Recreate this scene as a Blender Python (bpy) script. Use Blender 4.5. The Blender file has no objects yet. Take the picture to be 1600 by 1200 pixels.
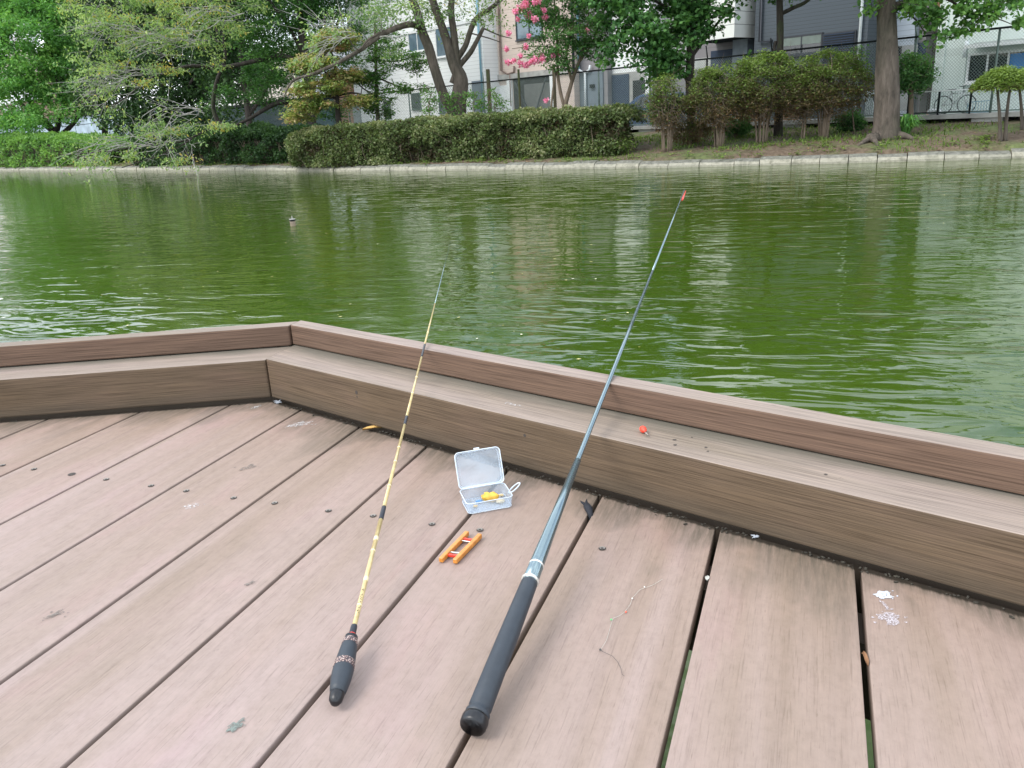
import bpy, bmesh, math, random
import numpy as np
from mathutils import Vector, Matrix, noise

random.seed(7)
RNG = np.random.default_rng(11)
scene = bpy.context.scene

# ------------------------------------------------------------------ camera, sky, sun, exposure
F_PX, PITCH, ROLL, EYE = 1280.05, 0.315359, -0.056959, 0.68
cam_data = bpy.data.cameras.new('camera')
cam_data.sensor_width = 36.0
cam_data.lens = 36.0 * F_PX / 1600.0
cam_data.clip_start = 0.05
cam_data.clip_end = 2000.0
cam = bpy.data.objects.new('camera', cam_data)
scene.collection.objects.link(cam)
cam.matrix_world = Matrix.Translation((0, 0, EYE)) @ Matrix.Rotation(math.pi / 2 - PITCH, 4, 'X') @ Matrix.Rotation(ROLL, 4, 'Z')
scene.camera = cam

SUN_EL, SUN_AZ = math.radians(50), math.radians(-112)      # azimuth from +Y towards +X
world = bpy.data.worlds.new('World')
scene.world = world
world.use_nodes = True
wn, wl = world.node_tree.nodes, world.node_tree.links
wn.clear()
w_out = wn.new('ShaderNodeOutputWorld')
w_bg = wn.new('ShaderNodeBackground')
w_sky = wn.new('ShaderNodeTexSky')
w_sky.sky_type = 'NISHITA'
w_sky.sun_disc = False
w_sky.sun_elevation = SUN_EL
w_sky.sun_rotation = SUN_AZ
w_sky.air_density = 1.0
w_sky.dust_density = 1.5
w_tc = wn.new('ShaderNodeTexCoord')
w_no = wn.new('ShaderNodeTexNoise')
w_no.inputs['Scale'].default_value = 2.6
w_no.inputs['Detail'].default_value = 6.0
w_no.inputs['Roughness'].default_value = 0.55
w_rp = wn.new('ShaderNodeValToRGB')
w_rp.color_ramp.elements[0].position = 0.36
w_rp.color_ramp.elements[1].position = 0.58
w_mx = wn.new('ShaderNodeMixRGB')
w_mx.inputs['Color2'].default_value = (8.6, 9.0, 9.5, 1)      # thin bright cloud
wl.new(w_tc.outputs['Generated'], w_no.inputs['Vector'])
wl.new(w_no.outputs['Fac'], w_rp.inputs['Fac'])
wl.new(w_rp.outputs['Color'], w_mx.inputs['Fac'])
wl.new(w_sky.outputs['Color'], w_mx.inputs['Color1'])
wl.new(w_mx.outputs['Color'], w_bg.inputs['Color'])
w_bg.inputs['Strength'].default_value = 0.135
wl.new(w_bg.outputs['Background'], w_out.inputs['Surface'])

sun_data = bpy.data.lights.new('sun', 'SUN')
sun_data.energy = 1.0
sun_data.angle = math.radians(25)
sun_data.color = (1.0, 0.95, 0.88)
sun = bpy.data.objects.new('sun', sun_data)
scene.collection.objects.link(sun)
sd = Vector((math.sin(SUN_AZ) * math.cos(SUN_EL), math.cos(SUN_AZ) * math.cos(SUN_EL), math.sin(SUN_EL)))
sun.rotation_euler = (-sd).to_track_quat('-Z', 'Y').to_euler()

scene.view_settings.view_transform = 'Standard'
scene.view_settings.look = 'None'
scene.view_settings.gamma = 1.0
scene.view_settings.use_curve_mapping = False
scene.view_settings.exposure = 1.17
scene.render.engine = 'CYCLES'
scene.cycles.max_bounces = 8
scene.cycles.transparent_max_bounces = 12
scene.cycles.use_denoising = True

# ------------------------------------------------------------------ measuring: photograph pixel -> point of the place
CAMR = cam.matrix_world.to_3x3()
ORG = Vector((0, 0, EYE))

def ray(px, py):
    return CAMR @ Vector(((px - 800) / F_PX, -(py - 600) / F_PX, -1.0))

def on_z(px, py, z):
    d = ray(px, py)
    return ORG + d * ((z - EYE) / d.z)

def at(px, py, Y):
    d = ray(px, py)
    return ORG + d * (Y / d.y)

FD = Vector((0.6587, -0.7524, 0))          # along the fence, towards the right
FN = Vector((0.7524, 0.6587, 0))           # away from the pond
FC = 24.84

def on_f(px, py, s):                       # on the upright plane s metres behind the fence
    d = ray(px, py)
    return ORG + d * ((FC + s) / d.dot(FN))

def fa(px, py, s):                         # (distance along the fence, height)
    p = on_f(px, py, s)
    return p.dot(FD), p.z

def fp(a, s, z):
    p = FD * a + FN * (FC + s)
    return Vector((p.x, p.y, z))

# ------------------------------------------------------------------ helpers
def link(o):
    scene.collection.objects.link(o)
    return o

def tag(o, label=None, cat=None, group=None, kind=None):
    if label: o['label'] = label
    if cat: o['category'] = cat
    if group: o['group'] = group
    if kind: o['kind'] = kind
    return o

def empty(name, loc=(0, 0, 0), **k):
    o = link(bpy.data.objects.new(name, None))
    o.location = loc
    o.empty_display_size = 0.2
    return tag(o, **k)

class MB:
    def __init__(self):
        self.v, self.f = [], []

    def add(self, vs, fs):
        n = len(self.v)
        self.v.extend([tuple(p) for p in vs])
        self.f.extend([tuple(i + n for i in q) for q in fs])

    def hexa(self, p):                     # eight corners: bottom ring, top ring
        self.add(p, [(3, 2, 1, 0), (4, 5, 6, 7), (0, 1, 5, 4), (1, 2, 6, 5), (2, 3, 7, 6), (3, 0, 4, 7)])

    def box(self, x0, x1, y0, y1, z0, z1):
        self.hexa([(x0, y0, z0), (x1, y0, z0), (x1, y1, z0), (x0, y1, z0), (x0, y0, z1), (x1, y0, z1), (x1, y1, z1), (x0, y1, z1)])

    def fbox(self, a0, a1, s0, s1, z0, z1):  # box in the fence frame
        if a0 > a1: a0, a1 = a1, a0
        self.hexa([fp(a0, s0, z0), fp(a1, s0, z0), fp(a1, s1, z0), fp(a0, s1, z0), fp(a0, s0, z1), fp(a1, s0, z1), fp(a1, s1, z1), fp(a0, s1, z1)])

    def bar(self, p, q, w, h=None):
        h = h or w
        p, q = Vector(p), Vector(q)
        d = (q - p).normalized()
        up = Vector((0, 0, 1)) if abs(d.z) < 0.95 else Vector((0, 1, 0))
        sx = d.cross(up).normalized() * (w / 2)
        sy = sx.cross(d).normalized() * (h / 2)
        self.hexa([p - sx - sy, p + sx - sy, p + sx + sy, p - sx + sy, q - sx - sy, q + sx - sy, q + sx + sy, q - sx + sy])

    def tube(self, pts, rad, n=8, cap=True):
        pts = [Vector(p) for p in pts]
        if not hasattr(rad, '__len__'): rad = [rad] * len(pts)
        rings, prev = [], None
        for i, p in enumerate(pts):
            d = (pts[min(i + 1, len(pts) - 1)] - pts[max(i - 1, 0)])
            if d.length < 1e-9: d = Vector((0, 0, 1))
            d.normalize()
            if prev is None:
                ref = Vector((0, 0, 1)) if abs(d.z) < 0.9 else Vector((1, 0, 0))
                sx = d.cross(ref).normalized()
            else:
                sx = (prev - d * prev.dot(d))
                sx = sx.normalized() if sx.length > 1e-6 else d.orthogonal().normalized()
            prev = sx
            sy = d.cross(sx)
            rings.append([p + (sx * math.cos(2 * math.pi * k / n) + sy * math.sin(2 * math.pi * k / n)) * rad[i] for k in range(n)])
        vs = [q for r in rings for q in r]
        fs = []
        for i in range(len(pts) - 1):
            for k in range(n):
                a, b = i * n + k, i * n + (k + 1) % n
                fs.append((a, b, b + n, a + n))
        if cap:
            fs.append(tuple(range(n - 1, -1, -1)))
            fs.append(tuple((len(pts) - 1) * n + k for k in range(n)))
        self.add(vs, fs)

    def build(self, name, mat, parent=None, origin=None, smooth=False, bevel=0.0, seg=2):
        me = bpy.data.meshes.new(name)
        org = Vector(origin) if origin is not None else (parent.matrix_world.translation.copy() if False else Vector((0, 0, 0)))
        if parent is not None:
            base = parent.location.copy()
            pp = parent.parent
            while pp is not None:
                base += pp.location
                pp = pp.parent
            # part keeps the parent's origin unless told otherwise
            o_world = Vector(origin) if origin is not None else base
            loc = o_world - base
        else:
            o_world = org
            loc = org
        v = [(p[0] - o_world.x, p[1] - o_world.y, p[2] - o_world.z) for p in self.v]
        me.from_pydata(v, [], self.f)
        if bevel > 0:
            bm = bmesh.new(); bm.from_mesh(me)
            es = [e for e in bm.edges if len(e.link_faces) == 2 and e.calc_face_angle(0) > 0.6]
            bmesh.ops.bevel(bm, geom=es, offset=bevel, segments=seg, affect='EDGES', profile=0.6)
            bm.to_mesh(me); bm.free()
        if smooth:
            me.polygons.foreach_set('use_smooth', [True] * len(me.polygons))
        for m in (mat if isinstance(mat, (list, tuple)) else [mat]):
            me.materials.append(m)
        me.update()
        o = link(bpy.data.objects.new(name, me))
        o.location = loc
        if parent is not None: o.parent = parent
        return o

def np_quads(name, V, mat, parent=None, shade=None, origin=(0, 0, 0)):
    """V: (n,4,3) array of quads -> one object, with a per-face tint attribute."""
    n = len(V)
    me = bpy.data.meshes.new(name)
    me.vertices.add(n * 4)
    base = Vector(origin)
    me.vertices.foreach_set('co', (V.reshape(-1, 3) - np.array(base)).astype(np.float32).ravel())
    me.loops.add(n * 4)
    me.loops.foreach_set('vertex_index', np.arange(n * 4, dtype=np.int32))
    me.polygons.add(n)
    me.polygons.foreach_set('loop_start', np.arange(0, n * 4, 4, dtype=np.int32))
    me.polygons.foreach_set('loop_total', np.full(n, 4, dtype=np.int32))
    me.update(calc_edges=True)
    if shade is not None:
        at_ = me.attributes.new('tint', 'FLOAT', 'FACE')
        at_.data.foreach_set('value', np.clip(shade, 0, 1).astype(np.float32))
    me.materials.append(mat)
    o = link(bpy.data.objects.new(name, me))
    if parent is not None:
        o.parent = parent
        o.location = base - parent.location
    else:
        o.location = base
    return o

# ------------------------------------------------------------------ materials
MATS = {}

def new_mat(name):
    m = bpy.data.materials.new(name)
    m.use_nodes = True
    nt = m.node_tree
    b = nt.nodes['Principled BSDF']
    return m, nt, b

def N(nt, t, **k):
    n = nt.nodes.new(t)
    for a, v in k.items():
        if a in n.inputs.keys(): n.inputs[a].default_value = v
        else: setattr(n, a, v)
    return n

def rgb(c): return (c[0], c[1], c[2], 1.0)

def ramp(nt, fac, stops):
    r = nt.nodes.new('ShaderNodeValToRGB')
    e = r.color_ramp.elements
    e[0].position, e[0].color = stops[0][0], rgb(stops[0][1])
    e[1].position, e[1].color = stops[-1][0], rgb(stops[-1][1])
    for p, c in stops[1:-1]:
        q = e.new(p); q.color = rgb(c)
    nt.links.new(fac, r.inputs['Fac'])
    return r.outputs['Color']

def coords(nt, rot=0.0, scale=(1, 1, 1), kind='Object', shift=None):
    tc = nt.nodes.new('ShaderNodeTexCoord')
    mp = nt.nodes.new('ShaderNodeMapping')
    # rotate first (point mapping applies scale before rotation), so chain two nodes
    r = nt.nodes.new('ShaderNodeMapping')
    r.inputs['Rotation'].default_value = (0, 0, rot)
    nt.links.new(tc.outputs[kind], r.inputs['Vector'])
    src = r.outputs['Vector']
    if shift is not None:
        ad = N(nt, 'ShaderNodeVectorMath', operation='ADD')
        nt.links.new(src, ad.inputs[0]); nt.links.new(shift, ad.inputs[1])
        src = ad.outputs[0]
    mp.inputs['Scale'].default_value = scale
    nt.links.new(src, mp.inputs['Vector'])
    return mp.outputs['Vector']

def nz(nt, vec, scale, detail=4, rough=0.55, dist=0.0):
    n = N(nt, 'ShaderNodeTexNoise', Scale=scale, Detail=detail, Roughness=rough, Distortion=dist)
    nt.links.new(vec, n.inputs['Vector'])
    return n.outputs['Fac']

def mix(nt, fac, a, b, blend='MIX'):
    m = N(nt, 'ShaderNodeMixRGB', blend_type=blend)
    for i, v in ((0, fac), (1, a), (2, b)):
        if isinstance(v, (int, float)): m.inputs[i].default_value = v
        elif isinstance(v, (tuple, list)): m.inputs[i].default_value = rgb(v)
        else: nt.links.new(v, m.inputs[i])
    return m.outputs[0]

def math_(nt, op, a, b=None, clamp=False):
    m = N(nt, 'ShaderNodeMath', operation=op, use_clamp=clamp)
    for i, v in ((0, a), (1, b)):
        if v is None: continue
        if isinstance(v, (int, float)): m.inputs[i].default_value = v
        else: nt.links.new(v, m.inputs[i])
    return m.outputs[0]

def bump(nt, b, h, strength=0.3, dist=0.01):
    n = N(nt, 'ShaderNodeBump', Strength=strength, Distance=dist)
    nt.links.new(h, n.inputs['Height'])
    nt.links.new(n.outputs['Normal'], b.inputs['Normal'])
    return n

def plain(name, c, rough=0.6, metal=0.0, var=0.12, scale=6.0, spec=0.5):
    """Slightly uneven paint / plastic / metal."""
    if name in MATS: return MATS[name]
    m, nt, b = new_mat(name)
    v = coords(nt)
    f = nz(nt, v, scale, 5)
    lo = tuple(x * (1 - var) for x in c); hi = tuple(min(1, x * (1 + var)) for x in c)
    nt.links.new(ramp(nt, f, [(0.3, lo), (0.7, hi)]), b.inputs['Base Color'])
    b.inputs['Roughness'].default_value = rough
    b.inputs['Metallic'].default_value = metal
    b.inputs['Specular IOR Level'].default_value = spec
    MATS[name] = m
    return m

def composite_wood(name, rot, kind):
    """Brushed wood-plastic board: kind 'plank' (deck) or 'beam' (kerb)."""
    m, nt, b = new_mat(name)
    L = nt.links
    oi = nt.nodes.new('ShaderNodeObjectInfo')
    sh = N(nt, 'ShaderNodeVectorMath', operation='SCALE', Scale=7.0)
    cmb = nt.nodes.new('ShaderNodeCombineXYZ')
    for i in range(3): L.new(oi.outputs['Random'], cmb.inputs[i])
    L.new(cmb.outputs[0], sh.inputs[0])
    zsc = 1.0
    fine = nz(nt, coords(nt, rot, (20, 480, 480), shift=sh.outputs[0]) if kind == 'plank' else coords(nt, rot, (7, 520, 520), shift=sh.outputs[0]), 1.0, 2, 0.6)
    dash = nz(nt, coords(nt, rot, (60, 640, 640), shift=sh.outputs[0]), 1.0, 1, 0.5)
    grain = nz(nt, coords(nt, rot, (1.6, 42, 42 * zsc), shift=sh.outputs[0]), 1.0, 4, 0.55, 0.4)
    band = nz(nt, coords(nt, rot, (0.55, 9, 9), shift=sh.outputs[0]), 1.0, 3, 0.5, 0.8)
    blot = nz(nt, coords(nt, rot, (3.0, 6, 6), shift=sh.outputs[0]), 1.0, 5, 0.6, 0.5)
    spot = nz(nt, coords(nt, rot, (22, 36, 36), shift=sh.outputs[0]), 1.0, 4, 0.6)
    if kind == 'plank':
        c = ramp(nt, blot, [(0.28, (0.249, 0.205, 0.172)), (0.42, (0.289, 0.234, 0.202)), (0.56, (0.324, 0.257, 0.230)), (0.72, (0.355, 0.253, 0.251))])
        c = mix(nt, 0.55, c, ramp(nt, band, [(0.32, (0.262, 0.205, 0.164)), (0.5, (0.324, 0.259, 0.233)), (0.68, (0.351, 0.286, 0.273))]))
        c = mix(nt, 0.30, c, ramp(nt, grain, [(0.25, (0.62, 0.60, 0.58)), (0.5, (0.97, 0.97, 0.97)), (0.75, (1, 1, 1))]), 'MULTIPLY')
        c = mix(nt, 0.45, c, ramp(nt, dash, [(0.20, (0.50, 0.44, 0.38)), (0.29, (1, 1, 1)), (1, (1, 1, 1))]), 'MULTIPLY')
        c = mix(nt, 0.38, c, ramp(nt, fine, [(0.27, (0.45, 0.42, 0.38)), (0.42, (0.93, 0.93, 0.93)), (0.6, (1, 1, 1)), (0.8, (1.12, 1.10, 1.08))]), 'MULTIPLY')
        mot = nz(nt, coords(nt, rot, (60, 75, 75), shift=sh.outputs[0]), 1.0, 5, 0.75)
        c = mix(nt, 0.5, c, ramp(nt, mot, [(0.3, (0.80, 0.78, 0.76)), (0.5, (0.98, 0.98, 0.98)), (0.7, (1.12, 1.10, 1.10))]), 'MULTIPLY')
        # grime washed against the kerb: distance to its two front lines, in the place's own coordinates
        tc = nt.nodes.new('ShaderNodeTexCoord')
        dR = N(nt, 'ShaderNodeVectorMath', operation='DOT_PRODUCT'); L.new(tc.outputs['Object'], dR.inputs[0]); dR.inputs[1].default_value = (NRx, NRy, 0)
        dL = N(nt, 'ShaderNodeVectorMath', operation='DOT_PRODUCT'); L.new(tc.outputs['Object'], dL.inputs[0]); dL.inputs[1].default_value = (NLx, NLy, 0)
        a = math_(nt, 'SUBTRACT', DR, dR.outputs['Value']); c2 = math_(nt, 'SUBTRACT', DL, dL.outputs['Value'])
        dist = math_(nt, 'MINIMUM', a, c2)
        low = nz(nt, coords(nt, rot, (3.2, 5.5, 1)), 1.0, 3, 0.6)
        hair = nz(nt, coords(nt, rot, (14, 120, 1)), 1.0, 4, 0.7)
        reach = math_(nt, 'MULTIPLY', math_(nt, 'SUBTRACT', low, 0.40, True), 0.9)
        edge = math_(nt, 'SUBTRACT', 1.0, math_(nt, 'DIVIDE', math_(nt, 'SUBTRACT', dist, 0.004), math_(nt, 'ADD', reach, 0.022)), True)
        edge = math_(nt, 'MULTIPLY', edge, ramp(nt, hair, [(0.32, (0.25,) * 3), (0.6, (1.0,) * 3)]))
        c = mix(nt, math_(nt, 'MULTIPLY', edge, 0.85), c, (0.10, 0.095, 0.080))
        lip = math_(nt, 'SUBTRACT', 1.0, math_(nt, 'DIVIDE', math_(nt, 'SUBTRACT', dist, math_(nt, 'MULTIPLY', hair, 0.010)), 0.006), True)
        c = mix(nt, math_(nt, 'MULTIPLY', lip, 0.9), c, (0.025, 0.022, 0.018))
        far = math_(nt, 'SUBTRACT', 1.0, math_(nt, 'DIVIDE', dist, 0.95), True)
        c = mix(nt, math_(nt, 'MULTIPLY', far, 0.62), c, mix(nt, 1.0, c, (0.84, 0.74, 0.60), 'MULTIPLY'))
        blk = math_(nt, 'GREATER_THAN', spot, 0.73)
        c = mix(nt, math_(nt, 'MULTIPLY', blk, 0.25), c, (0.16, 0.13, 0.11))
    else:
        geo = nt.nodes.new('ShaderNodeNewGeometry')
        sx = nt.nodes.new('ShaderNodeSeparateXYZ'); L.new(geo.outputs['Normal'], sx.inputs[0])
        worn_lit = math_(nt, 'SUBTRACT', math_(nt, 'MULTIPLY', sx.outputs['Z'], 1.6), 0.5, True)   # tops bleached by foot wear; top light and side shade also put into colour
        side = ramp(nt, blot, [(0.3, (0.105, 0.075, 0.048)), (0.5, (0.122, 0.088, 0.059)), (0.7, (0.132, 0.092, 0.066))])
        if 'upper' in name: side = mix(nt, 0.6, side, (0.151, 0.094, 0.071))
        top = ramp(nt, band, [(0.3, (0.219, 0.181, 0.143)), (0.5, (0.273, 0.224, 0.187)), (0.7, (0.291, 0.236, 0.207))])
        c = mix(nt, worn_lit, side, top)
        c = mix(nt, 0.28, c, ramp(nt, grain, [(0.25, (0.58, 0.56, 0.54)), (0.5, (0.96, 0.96, 0.96)), (0.75, (1.1, 1.08, 1.05))]), 'MULTIPLY')
        c = mix(nt, 0.72, c, ramp(nt, fine, [(0.3, (0.42, 0.40, 0.37)), (0.48, (0.92, 0.92, 0.92)), (0.7, (1.35, 1.32, 1.26))]), 'MULTIPLY')
        pit = math_(nt, 'GREATER_THAN', spot, 0.72)
        c = mix(nt, math_(nt, 'MULTIPLY', pit, 0.35), c, (0.12, 0.10, 0.08))
        if 'lower' in name:      # darker towards the upper board and towards the foot of the side
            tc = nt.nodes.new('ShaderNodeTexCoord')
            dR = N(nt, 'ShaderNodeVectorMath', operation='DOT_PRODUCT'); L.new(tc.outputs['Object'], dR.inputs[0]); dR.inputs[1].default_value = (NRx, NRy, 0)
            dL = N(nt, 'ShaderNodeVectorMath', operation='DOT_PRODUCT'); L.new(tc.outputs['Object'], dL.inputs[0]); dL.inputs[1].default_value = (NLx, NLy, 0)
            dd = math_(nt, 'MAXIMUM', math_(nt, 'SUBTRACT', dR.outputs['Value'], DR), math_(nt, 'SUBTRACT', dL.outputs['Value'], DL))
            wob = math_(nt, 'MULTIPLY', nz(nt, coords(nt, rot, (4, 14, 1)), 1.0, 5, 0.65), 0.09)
            back_dark = math_(nt, 'DIVIDE', math_(nt, 'SUBTRACT', math_(nt, 'ADD', dd, wob), 0.118), 0.045, True)
            c = mix(nt, math_(nt, 'MULTIPLY', math_(nt, 'MULTIPLY', back_dark, worn_lit), 0.7), c, (0.105, 0.105, 0.085))
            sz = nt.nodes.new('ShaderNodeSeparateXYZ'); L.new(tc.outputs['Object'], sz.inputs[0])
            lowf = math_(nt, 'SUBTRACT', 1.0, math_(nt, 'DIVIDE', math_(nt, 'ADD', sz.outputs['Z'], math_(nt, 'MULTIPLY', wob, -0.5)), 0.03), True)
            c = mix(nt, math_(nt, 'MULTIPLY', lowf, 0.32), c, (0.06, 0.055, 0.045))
    L.new(c, b.inputs['Base Color'])
    b.inputs['Roughness'].default_value = 0.62
    b.inputs['Specular IOR Level'].default_value = 0.16
    hh = math_(nt, 'ADD', math_(nt, 'MULTIPLY', fine, 0.7), math_(nt, 'MULTIPLY', grain, 0.4))
    bump(nt, b, hh, 0.35 if kind == 'plank' else 0.6, 0.0012)
    return m

def leaf_mat(name, stops, trans=0.35, rough=0.55):
    m, nt, b = new_mat(name)
    a = N(nt, 'ShaderNodeAttribute', attribute_name='tint')
    c = ramp(nt, a.outputs['Fac'], stops)
    nt.links.new(c, b.inputs['Base Color'])
    b.inputs['Roughness'].default_value = rough
    b.inputs['Specular IOR Level'].default_value = 0.3
    tr = nt.nodes.new('ShaderNodeBsdfTranslucent')
    nt.links.new(mix(nt, 1.0, c, (1.25, 1.3, 0.7), 'MULTIPLY'), tr.inputs['Color'])
    mx = N(nt, 'ShaderNodeMixShader', Fac=trans)
    nt.links.new(b.outputs[0], mx.inputs[1]); nt.links.new(tr.outputs[0], mx.inputs[2])
    nt.links.new(mx.outputs[0], nt.nodes['Material Output'].inputs['Surface'])
    return m

def bark_mat(name, dark, light, moss=0.0):
    m, nt, b = new_mat(name)
    f = nz(nt, coords(nt, 0, (9, 9, 2.2)), 1.0, 6, 0.65, 0.6)
    g = nz(nt, coords(nt, 0, (1.5, 1.5, 0.8)), 1.0, 4, 0.6)
    c = ramp(nt, f, [(0.3, dark), (0.52, tuple((x + y) / 2 for x, y in zip(dark, light))), (0.72, light)])
    c = mix(nt, ramp(nt, g, [(0.45, (0, 0, 0)), (0.62, (1, 1, 1))]), c, mix(nt, 1.0, c, (0.62, 0.66, 0.6), 'MULTIPLY'))
    if moss: c = mix(nt, math_(nt, 'MULTIPLY', math_(nt, 'GREATER_THAN', g, 0.55), moss), c, (0.06, 0.09, 0.03))
    nt.links.new(c, b.inputs['Base Color'])
    b.inputs['Roughness'].default_value = 0.9
    bump(nt, b, f, 0.8, 0.03)
    return m

def siding_mat(name, c, pitch, rough=0.6, groove=0.55, dirt=0.15):
    """Horizontal lap boards too fine to pick apart from across the pond."""
    m, nt, b = new_mat(name)
    tc = nt.nodes.new('ShaderNodeTexCoord')
    sx = nt.nodes.new('ShaderNodeSeparateXYZ'); nt.links.new(tc.outputs['Object'], sx.inputs[0])
    fr = math_(nt, 'FRACT', math_(nt, 'DIVIDE', sx.outputs['Z'], pitch))
    g = math_(nt, 'LESS_THAN', fr, 0.11)
    n = nz(nt, coords(nt, 0, (0.5, 0.5, 0.25)), 1.0, 5, 0.6)
    st = nz(nt, coords(nt, 0, (3.0, 3.0, 0.3)), 1.0, 5, 0.6)
    col = ramp(nt, n, [(0.3, tuple(x * 0.93 for x in c)), (0.7, c)])
    col = mix(nt, math_(nt, 'MULTIPLY', math_(nt, 'SUBTRACT', st, 0.45, True), dirt * 4), col, tuple(x * 0.55 for x in c))
    col = mix(nt, g, col, tuple(x * groove for x in c))
    nt.links.new(col, b.inputs['Base Color'])
    b.inputs['Roughness'].default_value = rough
    bump(nt, b, fr, 0.5, 0.012)
    return m

# the kerb's geometry is needed by the deck materials: outward normals and front-line offsets
NRx, NRy = 0.6447, 0.7644           # right kerb (heading 130 deg)
NLx, NLy = -0.0680, 0.9977          # left kerb
CORNER = Vector((-0.636, 2.056, 0))
DR = CORNER.x * NRx + CORNER.y * NRy
DL = CORNER.x * NLx + CORNER.y * NLy
A1 = 0.36047                        # plank heading from +Y
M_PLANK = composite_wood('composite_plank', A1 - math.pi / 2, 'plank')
ANG_R = math.atan2(-NRx, NRy); ANG_L = math.atan2(-NLx, NLy)
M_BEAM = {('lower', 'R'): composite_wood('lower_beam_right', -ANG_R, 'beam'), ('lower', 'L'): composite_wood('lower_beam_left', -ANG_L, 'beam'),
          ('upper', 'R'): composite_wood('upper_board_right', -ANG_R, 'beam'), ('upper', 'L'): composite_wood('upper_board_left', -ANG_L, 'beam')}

def soil_mat():
    m, nt, b = new_mat('soil')
    v = coords(nt)
    f = nz(nt, v, 0.9, 6, 0.6); g = nz(nt, v, 9.0, 6, 0.7)
    c = ramp(nt, g, [(0.3, (0.055, 0.038, 0.024)), (0.5, (0.12, 0.085, 0.055)), (0.7, (0.19, 0.145, 0.10))])
    gr = ramp(nt, g, [(0.3, (0.05, 0.075, 0.02)), (0.7, (0.13, 0.18, 0.05))])
    c = mix(nt, ramp(nt, f, [(0.46, (0, 0, 0)), (0.60, (0.8, 0.8, 0.8))]), c, gr)
    nt.links.new(c, b.inputs['Base Color'])
    b.inputs['Roughness'].default_value = 0.95
    bump(nt, b, g, 0.8, 0.05)
    return m

def stone_mat():
    m, nt, b = new_mat('edging_stone')
    oi = nt.nodes.new('ShaderNodeObjectInfo')
    v = coords(nt)
    g = nz(nt, v, 9.0, 6, 0.7); f = nz(nt, v, 2.2, 4, 0.6)
    c = ramp(nt, g, [(0.3, (0.160, 0.152, 0.112)), (0.5, (0.320, 0.304, 0.240)), (0.75, (0.416, 0.392, 0.312))])
    c = mix(nt, math_(nt, 'MULTIPLY', oi.outputs['Random'], 0.35), c, (0.27, 0.27, 0.22))
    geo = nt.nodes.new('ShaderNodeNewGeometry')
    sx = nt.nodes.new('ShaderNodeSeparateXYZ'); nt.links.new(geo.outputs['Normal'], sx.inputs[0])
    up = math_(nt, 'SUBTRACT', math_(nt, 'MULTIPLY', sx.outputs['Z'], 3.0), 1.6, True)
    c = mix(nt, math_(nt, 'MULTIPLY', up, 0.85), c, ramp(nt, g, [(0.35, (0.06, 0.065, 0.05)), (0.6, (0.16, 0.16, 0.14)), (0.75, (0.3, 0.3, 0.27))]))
    sz = nt.nodes.new('ShaderNodeSeparateXYZ')
    tc = nt.nodes.new('ShaderNodeTexCoord'); nt.links.new(tc.outputs['Object'], sz.inputs[0])
    wet = math_(nt, 'SUBTRACT', 1.0, math_(nt, 'DIVIDE', math_(nt, 'ADD', sz.outputs['Z'], 0.85), 0.05), True)
    c = mix(nt, math_(nt, 'MULTIPLY', wet, 0.7), c, (0.07, 0.085, 0.03))
    c = mix(nt, math_(nt, 'MULTIPLY', math_(nt, 'GREATER_THAN', f, 0.58), 0.3), c, (0.16, 0.16, 0.12))
    nt.links.new(c, b.inputs['Base Color'])
    b.inputs['Roughness'].default_value = 0.9
    bump(nt, b, g, 0.7, 0.02)
    return m

def water_mat():
    m, nt, b = new_mat('pond_water')
    L = nt.links
    v = coords(nt)
    mott = nz(nt, coords(nt, 0, (0.12, 0.2, 1)), 1.0, 4, 0.6)
    L.new(ramp(nt, mott, [(0.3, (0.032, 0.061, 0.005)), (0.7, (0.047, 0.078, 0.008))]), b.inputs['Base Color'])
    b.inputs['Roughness'].default_value = 0.03
    b.inputs['IOR'].default_value = 1.333
    b.inputs['Specular IOR Level'].default_value = 0.5
    # ripples: a long soft swell, wind ripples with crests along the pond and small chop in gusty patches
    h1 = nz(nt, coords(nt, 0.25, (1.1, 2.8, 1)), 1.0, 2, 0.5, 1.2)
    h2 = nz(nt, coords(nt, 0.12, (3.0, 9.0, 1)), 1.0, 2, 0.5, 0.8)
    h3 = nz(nt, coords(nt, -0.3, (11.0, 22.0, 1)), 1.0, 2, 0.5, 0.3)
    gust = ramp(nt, nz(nt, coords(nt, 0, (0.22, 0.3, 1)), 1.0, 3, 0.5), [(0.38, (0.25, 0.25, 0.25)), (0.62, (1, 1, 1))])
    h = math_(nt, 'ADD', math_(nt, 'MULTIPLY', h1, 1.0), math_(nt, 'MULTIPLY', math_(nt, 'MULTIPLY', h2, 0.19), gust))
    h = math_(nt, 'ADD', h, math_(nt, 'MULTIPLY', math_(nt, 'MULTIPLY', h3, 0.035), gust))
    # livelier water where somebody's lines and the deck piles stir it
    tc = nt.nodes.new('ShaderNodeTexCoord')
    stir = None
    for cx, cy, rr in ((3.4, 4.6, 2.6), (-4.6, 7.0, 2.4), (0.6, 6.6, 1.8)):
        d = N(nt, 'ShaderNodeVectorMath', operation='DISTANCE'); L.new(tc.outputs['Object'], d.inputs[0]); d.inputs[1].default_value = (cx, cy, -0.85)
        q = math_(nt, 'SUBTRACT', 1.0, math_(nt, 'DIVIDE', d.outputs['Value'], rr), True)
        stir = q if stir is None else math_(nt, 'MAXIMUM', stir, q)
    h4 = nz(nt, coords(nt, 0.35, (1.3, 3.2, 1)), 1.0, 2, 0.45, 1.4)
    h = math_(nt, 'ADD', h, math_(nt, 'MULTIPLY', math_(nt, 'MULTIPLY', h4, stir), 2.2))
    bump(nt, b, h, 1.0, 0.0155)
    return m

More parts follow.
